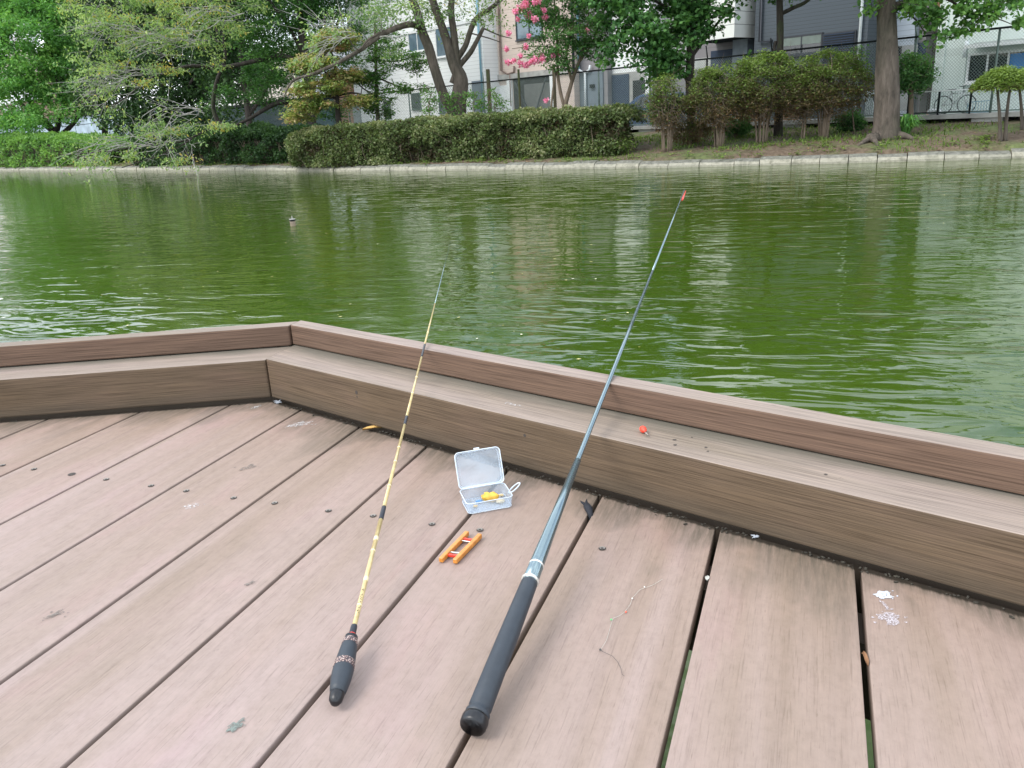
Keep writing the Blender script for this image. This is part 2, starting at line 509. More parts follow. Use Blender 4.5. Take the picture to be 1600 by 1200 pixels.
M_SOIL, M_STONE, M_WATER = soil_mat(), stone_mat(), water_mat()
M_CONC = plain('concrete', (0.33, 0.33, 0.31), 0.9, var=0.25, scale=3)
M_DARKWALL = plain('void_shade_wall', (0.05, 0.05, 0.045), 0.95, var=0.4, scale=3)  # dark colour stands in for the shade of the void under the slab
M_FENCE = plain('fence_paint', (0.10, 0.145, 0.125), 0.5, var=0.2)
M_WIRE = plain('galvanised_wire', (0.20, 0.26, 0.24), 0.7)
M_DARKRAIL = plain('dark_rail', (0.014, 0.018, 0.018), 0.9, spec=0.1)
M_GLASS = plain('window_glass', (0.10, 0.16, 0.20), 0.08, 0.0, var=0.35, scale=0.7, spec=0.8)
M_DARKGLASS = plain('dark_glass', (0.018, 0.022, 0.026), 0.08, var=0.3, spec=0.8)
M_WHITE = plain('white_paint', (0.80, 0.82, 0.82), 0.5, var=0.05)
M_BARK = bark_mat('grey_brown_bark', (0.045, 0.036, 0.028), (0.16, 0.13, 0.105))
M_BARKD = bark_mat('dark_bark', (0.018, 0.015, 0.013), (0.075, 0.062, 0.053), 0.3)
M_TWIG = bark_mat('pale_twig_bark', (0.26, 0.245, 0.22), (0.50, 0.48, 0.45))
M_STEM = bark_mat('shrub_stem_bark', (0.10, 0.075, 0.05), (0.26, 0.20, 0.15))

# ------------------------------------------------------------------ the pond and the far bank
BANKPX = [(0, 267), (110, 267), (200, 266.5), (300, 267), (400, 267.5), (500, 268), (600, 268), (700, 267), (800, 266), (900, 264.5), (1000, 263), (1100, 261), (1200, 258.5), (1300, 256), (1400, 253), (1500, 250.5), (1599, 247)]
WZ = -0.85
BANK = [on_z(px, py, WZ) for px, py in BANKPX]
BANK = [Vector((-75, 84, WZ)), Vector((-52, 66, WZ))] + BANK + [Vector((17.0, 16.6, WZ)), Vector((26, 12.0, WZ)), Vector((60, -6, WZ))]
BANK = [Vector((p.x, p.y, 0)) for p in BANK]
BXY = np.array([(p.x, p.y) for p in BANK])

def bank_dist(x, y):
    p = np.array((x, y))
    a, b = BXY[:-1], BXY[1:]
    ab = b - a
    t = np.clip(((p - a) * ab).sum(1) / (ab * ab).sum(1), 0, 1)
    q = a + ab * t[:, None]
    return float(np.sqrt(((p - q) ** 2).sum(1)).min())

def ground_z(x, y):
    db = bank_dist(x, y)
    df = max(0.0, FC - (x * FN.x + y * FN.y))
    f = db / (db + df + 1e-6)
    z = np.interp(f, [0, 0.12, 0.4, 1.0], [-0.70, -0.56, -0.38, -0.12])
    return float(z) + 0.05 * noise.noise(Vector((x * 0.6, y * 0.6, 3.1))) * min(1, db)

def gp(px, Y, dz=0.0):
    """ground point under photograph column px at depth Y"""
    z = -0.4
    for _ in range(4):
        # column: find the pixel row whose ray at Y meets the ground
        p = at(px, 200, Y)
        # the photograph is rolled: slide along x so that the point projects to column px at its own height
        q = Vector((p.x, Y, z))
        c = CAMR.transposed() @ (q - ORG)
        cur = 800 + F_PX * c.x / -c.z
        q.x += (px - cur) * Y / F_PX
        c = CAMR.transposed() @ (q - ORG)
        q.x += (px - (800 + F_PX * c.x / -c.z)) * Y / F_PX
        z = ground_z(q.x, q.y)
    return Vector((q.x, q.y, z + dz))

# water
mb = MB()
xs = [-400, 400]
mb.add([(-400, -60, WZ), (400, -60, WZ), (400, 400, WZ), (-400, 400, WZ)], [(0, 1, 2, 3)])
tag(mb.build('water', M_WATER), kind='structure')
mb = MB()
mb.add([(-400, -60, WZ - 1.2), (400, -60, WZ - 1.2), (400, 400, WZ - 1.2), (-400, 400, WZ - 1.2)], [(0, 1, 2, 3)])
tag(mb.build('pond_bed', M_SOIL), kind='structure')

# resample the bank line
def resample(pts, step):
    out = [pts[0].copy()]; acc = 0
    for a, b in zip(pts[:-1], pts[1:]):
        L = (b - a).length; n = max(1, int(round(L / step)))
        for i in range(1, n + 1): out.append(a.lerp(b, i / n))
    return out

BL = resample(BANK, 0.6)
def bank_normal(i):
    d = (BL[min(i + 2, len(BL) - 1)] - BL[max(i - 2, 0)]).normalized()
    return Vector((-d.y, d.x, 0))

# bank ground: strips from the stones back to the fence, then far away
mb = MB()
rows = []
fr = [0, 0.03, 0.08, 0.15, 0.25, 0.38, 0.52, 0.68, 0.84, 1.0]
for i, p in enumerate(BL):
    n = bank_normal(i)
    s = p + n * 0.24
    # end on the fence plane
    t = (FC - 0.02 - s.dot(FN)) / max(0.25, n.dot(FN))
    e = s + n * max(t, 0.5)
    row = []
    for k, f in enumerate(fr):
        q = s.lerp(e, f)
        row.append((q.x, q.y, ground_z(q.x, q.y) if k else -0.70))
    rows.append(row)
vs = [q for r in rows for q in r]; m_ = len(fr); fs = []
for i in range(len(rows) - 1):
    for k in range(m_ - 1):
        a = i * m_ + k
        fs.append((a, a + m_, a + m_ + 1, a + 1))
mb.add(vs, fs)
ground = tag(mb.build('bank_ground', M_SOIL, smooth=True), kind='structure')
# land under everything beyond, out to the horizon
mb = MB()
mb.add([fp(-420, -0.4, -0.5), fp(160, -0.4, -0.5), fp(160, 500, -0.5), fp(-420, 500, -0.5)], [(0, 1, 2, 3)])
tag(mb.build('ground', M_SOIL), kind='structure')

# raised street behind the fence
mb = MB()
a_l = fa(-1400, 200, 0)[0] if False else -140
mb.fbox(-140, 30, 0.75, 60, -0.45, -0.24)
tag(mb.build('street', M_CONC), kind='structure')

# stone edging along the water
edge = empty('stone_edging', (BANK[9].x, BANK[9].y, WZ), label='long low edging of pale weathered blocks along the far waterline', cat='stone edging')
L_ = 0.0
i0 = min(range(len(BL)), key=lambda i: (BL[i] - Vector((-45, 60, 0))).length)
cum = [0]
for a, b in zip(BL[:-1], BL[1:]): cum.append(cum[-1] + (b - a).length)
def along(s):
    s = max(0, min(s, cum[-1] - 0.001)); i = int(np.searchsorted(cum, s, 'right')) - 1
    return BL[i].lerp(BL[i + 1], (s - cum[i]) / (cum[i + 1] - cum[i]))
s = cum[i0]; s_end = cum[min(range(len(BL)), key=lambda i: (BL[i] - Vector((18, 16, 0))).length)]
while s < s_end:
    ln = random.uniform(0.62, 0.98)
    a, b = along(s + 0.009), along(s + ln - 0.009)
    d = (b - a).normalized(); n = Vector((-d.y, d.x, 0))
    off = random.uniform(-0.025, 0.025); zt = -0.665 + random.uniform(-0.024, 0.024)
    tilt = random.uniform(-0.012, 0.012)
    a0, b0 = a + n * off, b + n * off
    prof = [(0.0, -1.05), (-0.01, -0.80), (0.012, zt - 0.085), (0.035, zt - 0.055), (0.15, zt), (0.30, zt + 0.01), (0.30, -1.05)]
    mb = MB()
    vs = [(a0 + n * u + Vector((0, 0, z))) for u, z in prof] + [(b0 + n * u + Vector((0, 0, z + (tilt if z > -0.75 else 0)))) for u, z in prof]
    k = len(prof)
    fs = [(j, (j + 1) % k, (j + 1) % k + k, j + k) for j in range(k)]
    fs = [tuple(reversed(q)) for q in fs] + [tuple(range(k)), tuple(range(2 * k - 1, k - 1, -1))]
    mb.add(vs, fs)
    mb.build('stone', M_STONE, edge)
    s += ln

# ------------------------------------------------------------------ deck
deck = empty('deck', kind='structure')
GAPS = [-2.055, -1.8408, -1.6276, -1.4168, -1.2013, -0.9871, -0.7747, -0.5571, -0.3461, -0.1236, 0.0923, 0.307, 0.522, 0.737, 0.952, 1.167, 1.382, 1.597, 1.812, 2.027]
GAPS = [-3.13, -2.915, -2.70, -2.485, -2.27] + GAPS
PD = Vector((math.sin(A1), math.cos(A1), 0)); PN = Vector((math.cos(A1), -math.sin(A1), 0))

def clip(poly, n, d):
    out = []
    for i, p in enumerate(poly):
        q = poly[(i + 1) % len(poly)]
        a, b = p.dot(n) - d, q.dot(n) - d
        if a <= 0: out.append(p)
        if (a < 0 < b) or (b < 0 < a): out.append(p.lerp(q, a / (a - b)))
    return out

NR, NL = Vector((NRx, NRy, 0)), Vector((NLx, NLy, 0))
planks = []
for gi, (o0, o1) in enumerate(zip(GAPS[:-1], GAPS[1:])):
    hg = 0.0036 + 0.0012 * max(0, min(1, (gi - 10) / 5))
    a, b = o0 + hg, o1 - hg
    poly = [PN * a + PD * -4.0, PN * b + PD * -4.0, PN * b + PD * 5, PN * a + PD * 5]
    jit = random.uniform(-0.004, 0.004)
    poly = clip(poly, NR, DR + 0.004 + jit); poly = clip(poly, NL, DL + 0.004 + jit)
    if len(poly) < 3: continue
    poly = [p for i, p in enumerate(poly) if (p - poly[i - 1]).length > 0.002]
    k = len(poly)
    z = random.uniform(-0.0012, 0.0)
    mb = MB()
    mb.add([(p.x, p.y, -0.03) for p in poly] + [(p.x, p.y, z) for p in poly], [tuple(range(k - 1, -1, -1)), tuple(range(k, 2 * k))] + [(j, (j + 1) % k, (j + 1) % k + k, j + k) for j in range(k)])
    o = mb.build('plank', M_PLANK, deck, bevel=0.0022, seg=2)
    planks.append((a, b, o))
# joists under the deck, running along the kerbs, and the fascia below them
mb = MB()
for d in (0.10, 0.62, 1.14, 1.66, 2.2, 2.8):
    for n_, c_, sg in ((NR, DR, 1), (NL, DL, -1)):
        t = Vector((n_.y, -n_.x, 0)) * sg
        st = CORNER - (NR + NL) * (d / (1 + NR.dot(NL)))
        mb.bar(st + Vector((0, 0, -0.095)), st + t * 5 + Vector((0, 0, -0.095)), 0.07, 0.12)
M_JOIST = plain('joist_wood', (0.10, 0.075, 0.055), 0.85)
mb.build('joist', M_JOIST, deck)

# screws
M_SCREW = plain('screw_steel', (0.26, 0.24, 0.21), 0.55, 0.5)
M_HOLE = plain('screw_hole', (0.055, 0.046, 0.04), 0.9)
def screw(px, py, dark=False):
    p = on_z(px, py, 0.0)
    t = p.dot(PN)
    own = next((o for a, b, o in planks if a <= t <= b), planks[0][2])
    mb = MB(); n = 16
    def disc(r0, r1, z0, z1):
        vs = []
        for k in range(n):
            c, s_ = math.cos(2 * math.pi * k / n), math.sin(2 * math.pi * k / n)
            vs += [(p.x + c * r0, p.y + s_ * r0, z0), (p.x + c * r1, p.y + s_ * r1, z1)]
        mb.add(vs, [(2 * k, 2 * k + 1, (2 * k + 3) % (2 * n), (2 * k + 2) % (2 * n)) for k in range(n)])
    R = 0.0080 if dark else 0.0062
    disc(0.0005, R, 0.0004, 0.0004)
    nf = len(mb.f)
    if not dark:
        disc(0.0025, 0.0048, 0.0007, 0.0013)
    o = mb.build('screw', [M_HOLE, M_SCREW], own)
    for k, pol in enumerate(o.data.polygons):
        pol.material_index = 1 if k >= nf else 0
    # faces up
    bm = bmesh.new(); bm.from_mesh(o.data)
    for f_ in bm.faces:
        if f_.normal.z < 0: f_.normal_flip()
    bm.to_mesh(o.data); bm.free()
    return o
for px, py in [(4, 727), (53, 733), (166, 749), (236, 759), (291, 767), (365, 778), (429, 786), (513, 798), (583, 806), (675, 819), (750, 828), (941, 857)]:
    screw(px, py)
screw(112, 741, True)

# ------------------------------------------------------------------ two-tier kerb of the deck
kerb = empty('stepped_kerb', CORNER, label='two-tier brown timber kerb that bends along the deck edge above the water', cat='kerb')
BIS = (NR + NL).normalized()
def mitre(off):        # point on the mitre line at outward offset off from the front faces
    return CORNER + BIS * (off / BIS.dot(NR))
def beam(name, side, o0, o1, z0, z1, gap=0.0022, bev=0.004):
    n_ = NR if side == 'R' else NL
    t = Vector((n_.y, -n_.x, 0)) * (1 if side == 'R' else -1)
    p0, p1 = mitre(o0) + t * gap, mitre(o1) + t * gap
    e0, e1 = p0 + t * (3.6 if side == 'R' else 4.5), None
    e1 = e0 + n_ * (o1 - o0)
    ring = [p0, e0, e1, p1]
    if side == 'L': ring.reverse()
    mb = MB()
    up = lambda p, z: Vector((p.x, p.y, z))
    mb.hexa([up(p, z0) for p in ring] + [up(p, z1) for p in ring])
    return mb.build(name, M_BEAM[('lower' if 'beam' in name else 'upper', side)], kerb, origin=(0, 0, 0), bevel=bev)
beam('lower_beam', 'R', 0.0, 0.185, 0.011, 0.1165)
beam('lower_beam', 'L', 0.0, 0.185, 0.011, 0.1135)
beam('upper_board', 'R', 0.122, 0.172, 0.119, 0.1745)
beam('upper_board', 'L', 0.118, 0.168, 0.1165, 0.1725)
# continuous dark packing strip under each beam
for side in 'RL':
    n_ = NR if side == 'R' else NL
    t = Vector((n_.y, -n_.x, 0)) * (1 if side == 'R' else -1)
    mb = MB(); mb.bar(mitre(0.055) + Vector((0, 0, -0.045)), mitre(0.055) + t * 3.5 + Vector((0, 0, -0.045)), 0.05, 0.111)
    mb.build('packing_strip', M_JOIST, kerb)
# outer rim joist carrying the kerb
for side in 'RL':
    n_ = NR if side == 'R' else NL
    t = Vector((n_.y, -n_.x, 0)) * (1 if side == 'R' else -1)
    mb = MB(); mb.bar(mitre(0.13) + Vector((0, 0, -0.17)), mitre(0.13) + t * 3.5 + Vector((0, 0, -0.17)), 0.09, 0.13)
    mb.build('rim_joist', M_JOIST, kerb)

def kerb_hole(px, py, side, off, r=0.004, top=False, z=0.1165):
    n_ = NR if side == 'R' else NL
    if top:
        c = on_z(px, py, z + 0.0006); ax = Vector((0, 0, 1))
    else:
        d = ray(px, py); t = (((DR if side == 'R' else DL) + off) - ORG.dot(n_)) / d.dot(n_)
        c = ORG + d * t - n_ * 0.0006; ax = -n_
    u_ = ax.orthogonal().normalized(); w_ = ax.cross(u_)
    mb = MB(); n = 10
    mb.add([c + (u_ * math.cos(2 * math.pi * k / n) + w_ * math.sin(2 * math.pi * k / n)) * r * random.uniform(0.8, 1.15) for k in range(n)], [tuple(range(n))])
    mb.build('nail_hole', M_HOLE, kerb)
kerb_hole(557, 613, 'R', 0, 0.0048); kerb_hole(558, 620, 'R', 0, 0.0022); kerb_hole(820, 680, 'R', 0, 0.0035)
for q in ((1054, 687, .0035), (1055, 695, .0035), (1103, 699, .0028), (1106, 705, .0022), (1290, 741, .0028), (1081, 683, .002)):
    kerb_hole(q[0], q[1], 'R', 0, q[2], True)

# ------------------------------------------------------------------ fishing rods
def rod_frame(name, label, butt, touch, px_line, loc_z):
    """axis of a rod: straight from butt through the touch point, as world points for photograph rows"""
    return (touch - butt).normalized()

def point_on(axis_o, axis_d, px, py):
    """the point of the rod's axis nearest to the sight line of (px,py)"""
    r_ = ray(px, py).normalized(); w0 = axis_o - ORG
    b_ = axis_d.dot(r_); d_ = axis_d.dot(w0); e_ = r_.dot(w0)
    t = (b_ * e_ - d_) / (1 - b_ * b_)
    return axis_o + axis_d * t

def rad(p, wpx):
    depth = (p - ORG).length
    return wpx / 2 / F_PX * depth

# --- right rod: dark handle, blue-grey telescopic blank
M_EVA = plain('dark_foam_grip', (0.024, 0.032, 0.041), 0.5, var=0.15, scale=60)
M_CAP = plain('black_rubber_cap', (0.006, 0.007, 0.009), 0.35)
M_BLANK = plain('glossy_blue_grey_blank', (0.21, 0.28, 0.30), 0.22, 0.8, var=0.1, spec=0.9)
M_RING = plain('silver_ring', (0.75, 0.76, 0.72), 0.25, 0.7)
M_RED = plain('red_plastic', (0.70, 0.045, 0.02), 0.35)
butt = on_z(744, 1121, 0.021)
touch = on_z(953, 592, 0.1745 + 0.0035)
ax = (touch - butt).normalized()
rod = empty('fishing_rod', butt, label='dark telescopic fishing rod with thick smooth grey handle, propped over the kerb', cat='fishing rod', group='fishing rods laid on the deck')
def seg(name, mat, prof, parent=rod, o=butt, d=ax, n=20):
    pts, rs = [], []
    for px, py, w in prof:
        p = point_on(o, d, px, py); pts.append(p); rs.append(rad(p, w))
    mb = MB(); mb.tube(pts, rs, n)
    return mb.build(name, mat, parent, smooth=True)
def seg_s(name, mat, prof, parent=rod, o=butt, d=ax, n=24):
    """profile given by (metres from butt, radius)"""
    mb = MB(); mb.tube([o + d * t for t, r in prof], [r for t, r in prof], n)
    ob = mb.build(name, mat, parent, smooth=True)
    return ob
S = lambda px, py: (point_on(butt, ax, px, py) - butt).length
print('rod S', S(825, 905), S(900, 715), S(953, 592), S(1067, 296))
s_g, s_j, s_t = S(825, 908), S(899, 718), S(1067, 296)
seg_s('butt_cap', M_CAP, [(-0.0125, 0.002), (-0.0125, 0.0070), (-0.0145, 0.0075), (-0.0145, 0.0100), (-0.0130, 0.0102), (-0.0130, 0.0125), (-0.0145, 0.0130), (-0.0145, 0.0145), (-0.011, 0.0160), (-0.004, 0.0163), (0.0, 0.0156)])
seg_s('handle', M_EVA, [(0.0, 0.0147), (0.006, 0.0150), (0.0085, 0.0131), (0.012, 0.0131), (0.014, 0.0142), (s_g * 0.5, 0.0134), (s_g * 0.85, 0.0123), (s_g - 0.004, 0.0117), (s_g, 0.0110)])
seg_s('blank', M_BLANK, [(s_g - 0.01, 0.0112), (s_g + 0.045, 0.0106), (s_g + (s_j - s_g) * 0.5, 0.0082), (s_j, 0.0056)])
seg_s('collar_ring', M_RING, [(s_g + 0.0005, 0.0126), (s_g + 0.001, 0.0130), (s_g + 0.004, 0.0130), (s_g + 0.0045, 0.0122)])
seg_s('collar_ring', M_RING, [(s_g + 0.032, 0.0108), (s_g + 0.0325, 0.0114), (s_g + 0.0350, 0.0114), (s_g + 0.0355, 0.0108)])
seg_s('middle_section', M_BLANK, [(s_j - 0.004, 0.0048), (s_j + 0.005, 0.0046), (s_j + (s_t - s_j) * 0.25, 0.0040), (s_j + (s_t - s_j) * 0.55, 0.0030)], n=12)
seg_s('tip_section', M_BLANK, [(s_j + (s_t - s_j) * 0.545, 0.0027), (s_j + (s_t - s_j) * 0.8, 0.0021), (s_t, 0.0016)], n=10)
# red line keeper at the tip and the slack line
pt_ = butt + ax * (s_t - 0.05) + Vector((0.004, 0, -0.003))
mb = MB(); mb.tube([pt_ - ax * 0.05, pt_ - ax * 0.035, pt_ - ax * 0.01, pt_ + ax * 0.05], [0.002, 0.0034, 0.003, 0.0014], 8)
mb.build('line_keeper', M_RED, rod, smooth=True)
M_LINE = plain('nylon_line', (0.45, 0.47, 0.42), 0.3)
# --- left rod: bamboo-coloured, small turned grip
M_BAMBOO, ntb, bb = new_mat('yellow_bamboo')
fb = nz(ntb, coords(ntb, 0, (60, 60, 60)), 1.0, 4, 0.6)
ntb.links.new(ramp(ntb, fb, [(0.3, (0.40, 0.30, 0.12)), (0.7, (0.60, 0.48, 0.23))]), bb.inputs['Base Color'])
bb.inputs['Roughness'].default_value = 0.28
bb.inputs['Coat Weight'].default_value = 0.4
M_NODE = plain('pale_bamboo_node', (0.70, 0.60, 0.36), 0.4)
M_INK = plain('black_ink', (0.02, 0.02, 0.02), 0.5)
M_WRAP = plain('black_wrap', (0.015, 0.017, 0.024), 0.3)
M_PATT, ntp, bp = new_mat('patterned_wrap')
vp = N(ntp, 'ShaderNodeTexVoronoi', Scale=420.0); ntp.links.new(coords(ntp), vp.inputs['Vector'])
ntp.links.new(ramp(ntp, vp.outputs['Distance'], [(0.15, (0.55, 0.47, 0.42)), (0.4, (0.22, 0.13, 0.11)), (0.6, (0.05, 0.04, 0.045))]), bp.inputs['Base Color'])
bp.inputs['Roughness'].default_value = 0.25
butt2 = on_z(527, 1084, 0.0150)
touch2 = on_z(661, 549, 0.1745 + 0.003)
ax2 = (touch2 - butt2).normalized()
rod2 = empty('fishing_rod', butt2, label='slim yellow bamboo-pattern fishing rod with short bulbous black grip', cat='fishing rod', group='fishing rods laid on the deck')
S2 = lambda px, py: (point_on(butt2, ax2, px, py) - butt2).length
k2 = dict(parent=rod2, o=butt2, d=ax2)
g_ = S2(549, 993)
print('rod2', g_, S2(660, 552), S2(706, 378), [point_on(butt2, ax2, 597, 800)])
seg_s('butt_cap', M_CAP, [(-0.016, 0.002), (-0.0155, 0.005), (-0.010, 0.0084), (-0.002, 0.0092), (0.0, 0.0093)], **k2)
seg_s('grip', M_EVA, [(0.0, 0.0094), (0.008, 0.0111), (0.022, 0.0130), (0.034, 0.0136), (0.050, 0.0130), (0.075, 0.0110), (0.095, 0.0085), (g_ - 0.012, 0.0057), (g_ - 0.004, 0.0043), (g_, 0.0040)], **k2)
def band(t, w, r0, r1, m, nm):
    seg_s(nm, m, [(t, r0), (t + w * 0.1, r0 + 0.0003), (t + w * 0.9, r1 + 0.0003), (t + w, r1)], **k2)
band(0.040, 0.011, 0.0136, 0.0129, M_PATT, 'inlaid_band')
band(0.080, 0.009, 0.0105, 0.0094, M_PATT, 'inlaid_band')
band(g_, 0.0022, 0.0048, 0.0048, M_RED, 'red_ring')
band(g_ + 0.0022, 0.016, 0.0044, 0.0042, M_WRAP, 'ferrule')
t0 = g_ + 0.018
t1, t2, t3, t4, t5 = S2(594, 812), S2(600, 792), S2(633, 664), S2(637, 651), S2(660, 552)
t6, t7 = S2(678, 474), S2(706, 378)
seg_s('pole_section', M_BAMBOO, [(t0, 0.00328), (t0 + 0.06, 0.00336), ((t0 + t1) / 2, 0.00352), (t1, 0.00360)], n=14, **k2)
band(t1, t2 - t1, 0.00368, 0.00352, M_WRAP, 'ferrule')
seg_s('pole_section', M_BAMBOO, [(t2, 0.00320), (t3, 0.00264)], n=12, **k2)
band(t3, t4 - t3, 0.00264, 0.00264, M_WRAP, 'ferrule')
seg_s('pole_section', M_BAMBOO, [(t4, 0.00256), (t5 - 0.02, 0.00224)], n=12, **k2)
band(t5 - 0.02, 0.07, 0.00208, 0.00208, M_WRAP, 'ferrule')
seg_s('pole_section', M_BAMBOO, [(t5 + 0.045, 0.00216), (t6, 0.00168)], n=10, **k2)
seg_s('tip', M_BLANK, [(t6, 0.0014), (t7, 0.0006)], n=8, **k2)
for px, py, m_n in ((573, 909, 1), (565, 948, 0), (583, 862, 0), (587, 845, 1), (608, 760, 0), (617, 722, 0), (623, 700, 0), (645, 615, 0), (651, 590, 0), (668, 520, 0)):
    t = S2(px, py); r0 = float(np.interp(t, [t0, t1, t2, t3, t5, t6], [0.00336, 0.00360, 0.00320, 0.00264, 0.00224, 0.00168]))
    band(t, 0.009 if m_n else 0.003, r0 * 1.0, r0 * 1.0, M_NODE, 'bamboo_node')
# small brushed characters on the lower pole
mb = MB()
vw = (ORG - (butt2 + ax2 * (t0 + 0.03))).normalized()
sd_ = ax2.cross(vw).normalized(); upn = sd_.cross(ax2).normalized()
if upn.dot(vw) < 0: upn = -upn
for gi in range(6):
    for st in range(4):
        t = t0 + 0.022 + gi * 0.0085 + random.uniform(0, 0.005)
        u0 = random.uniform(-0.0016, 0.0016); r_ = 0.0035
        nrm = (upn + sd_ * (u0 / 0.0042)).normalized()
        p0 = butt2 + ax2 * t + nrm * r_
        dr = (ax2 * random.uniform(-1, 1) + sd_ * random.uniform(-1, 1)).normalized()
        mb.bar(p0, p0 + dr * 0.0018, 0.0005, 0.0003)
mb.build('brushed_lettering', M_INK, rod2)

# ------------------------------------------------------------------ tackle box
def pl_plastic():
    m, nt, b = new_mat('clear_plastic')
    b.inputs['Base Color'].default_value = (0.80, 0.88, 0.95, 1)
    b.inputs['Roughness'].default_value = 0.22
    tr = nt.nodes.new('ShaderNodeBsdfTransparent'); tr.inputs['Color'].default_value = (0.90, 0.94, 0.98, 1)
    f = nz(nt, coords(nt), 30, 3)
    mx = nt.nodes.new('ShaderNodeMixShader')
    nt.links.new(ramp(nt, f, [(0.3, (0.28,) * 3), (0.7, (0.16,) * 3)]), mx.inputs['Fac'])
    nt.links.new(tr.outputs[0], mx.inputs[1]); nt.links.new(b.outputs[0], mx.inputs[2])
    nt.links.new(mx.outputs[0], nt.nodes['Material Output'].inputs['Surface'])
    return m
M_CLEAR = pl_plastic()
M_RIM = plain('milky_plastic_rim', (0.60, 0.67, 0.73), 0.3, var=0.04)
BA, BB_ = on_z(731, 806, 0), on_z(803, 793, 0)
ex = (BB_ - BA).normalized(); ey = Vector((-ex.y, ex.x, 0))
BW, BD, BH, WT = 0.087, 0.064, 0.0215, 0.0014
tb = empty('tackle_box', (BA.x, BA.y, 0.0005), label='small clear plastic box standing open with its lid up, yellow lump inside', cat='tackle box')
def bx(mb_, x0, x1, y0, y1, z0, z1):
    o = Vector((BA.x, BA.y, 0.0012))
    f = lambda x, y, z: o + ex * x + ey * y + Vector((0, 0, z))
    mb_.hexa([f(x0, y0, z0), f(x1, y0, z0), f(x1, y1, z0), f(x0, y1, z0), f(x0, y0, z1), f(x1, y0, z1), f(x1, y1, z1), f(x0, y1, z1)])
def rrect(w, d, r, n=5):
    pts = []
    for cx, cy, a0 in ((w - r, d - r, 0), (r, d - r, 90), (r, r, 180), (w - r, r, 270)):
        for k in range(n + 1):
            a = math.radians(a0 + 90 * k / n)
            pts.append((cx + r * math.cos(a), cy + r * math.sin(a)))
    return pts
def tray(mb_, w, d, h, wt, frame, r=0.008, taper=0.0025):
    """open tray: outer wall, floor, inner wall, rim. frame maps (x,y,z)->world"""
    rings = []
    def ring(ins, z):
        return [frame(ins + x * (w - 2 * ins) / w, ins + y * (d - 2 * ins) / d, z) for x, y in rrect(w, d, r)]
    rings = [ring(taper, 0), ring(0, h), ring(wt, h), ring(taper + wt, wt)]
    k = len(rings[0]); vs = [p for q in rings for p in q]
    fs = []
    for i in range(3):
        for j in range(k): fs.append((i * k + j, i * k + (j + 1) % k, (i + 1) * k + (j + 1) % k, (i + 1) * k + j))
    fs.append(tuple(range(k - 1, -1, -1))); fs.append(tuple(3 * k + j for j in range(k)))
    mb_.add(vs, fs)
o_ = Vector((BA.x, BA.y, 0.0008))
fr_base = lambda x, y, z: o_ + ex * x + ey * y + Vector((0, 0, z))
mb = MB(); tray(mb, BW, BD, BH, WT, fr_base); mb.build('base', M_CLEAR, tb, smooth=False)
def rim(name, w, d, z, frame, rr, r=0.008):
    pts = [frame(x, y, z) for x, y in rrect(w, d, r, 6)]
    mb_ = MB(); mb_.tube(pts + [pts[0]], rr, 6, False)
    return mb_.build(name, M_RIM, tb, smooth=True)
rim('rim', BW, BD, BH, fr_base, 0.0008)
rim('foot_rim', BW - 0.005, BD - 0.005, 0.001, lambda x, y, z: fr_base(x + 0.0025, y + 0.0025, z), 0.0006)
la = math.radians(68)
lo = o_ + ey * (BD + 0.003) + Vector((0, 0, BH))
lu = ey * math.cos(la) + Vector((0, 0, math.sin(la))); ln_ = lu.cross(ex).normalized() * -1   # towards the viewer
if ln_.dot(ORG - lo) < 0: ln_ = -ln_
fr_lid = lambda x, y, z: lo + ex * x + lu * y + ln_ * z
mb = MB(); tray(mb, BW, BD + 0.004, 0.008, WT, fr_lid); mb.build('lid', M_CLEAR, tb)
rim('lid_rim', BW, BD + 0.004, 0.008, fr_lid, 0.0010)
rim('lid_back_rim', BW - 0.005, BD - 0.001, 0.0005, lambda x, y, z: fr_lid(x + 0.0025, y + 0.0025, z), 0.0005)
mb = MB(); mb.tube([fr_base(0.004, BD + 0.001, BH + 0.001), fr_base(BW - 0.004, BD + 0.001, BH + 0.001)], 0.0022, 8); mb.build('hinge', M_RIM, tb, smooth=True)
mb = MB(); mb.bar(fr_lid(BW * 0.44, BD + 0.005, 0.006), fr_lid(BW * 0.56, BD + 0.005, 0.006), 0.003, 0.006); mb.build('clasp', M_RIM, tb)
# hanging loop at the right back corner
lc = fr_base(BW + 0.014, BD * 0.66, BH - 0.004)
pts = [lc + ex * (0.0135 * math.cos(a)) * 1.0 + ey * (0.0068 * math.sin(a) + 0.0085 * math.cos(a)) + Vector((0, 0, 0.004 * math.cos(a))) for a in np.linspace(0, 2 * math.pi, 19)]
mb = MB(); mb.tube(pts, 0.0014, 6, False); mb.build('hanging_loop', M_RIM, tb, smooth=True)

def blob(c, r3, seed, n=12, m=8, amp=0.18, f=2.2, rot=0.0):
    vs, fs = [], []
    for i in range(m + 1):
        th = math.pi * i / m
        for j in range(n):
            ph = 2 * math.pi * j / n
            d = Vector((math.sin(th) * math.cos(ph), math.sin(th) * math.sin(ph), math.cos(th)))
            k = 1 + amp * noise.noise(d * f + Vector((seed, 0, 0)))
            q = Vector((d.x * r3[0] * k, d.y * r3[1] * k, d.z * r3[2] * k))
            q.rotate(Matrix.Rotation(rot, 3, 'Z'))
            vs.append(Vector(c) + q)
    for i in range(m):
        for j in range(n):
            fs.append((i * n + j, (i + 1) * n + j, (i + 1) * n + (j + 1) % n, i * n + (j + 1) % n))
    return vs, fs
M_YEL = plain('yellow_paste', (0.66, 0.38, 0.05), 0.55, var=0.2, scale=120)
M_CREAM = plain('cream_paste', (0.62, 0.48, 0.26), 0.5, var=0.2, scale=120)
c = fr_base(0.052, 0.034, 0.0115)
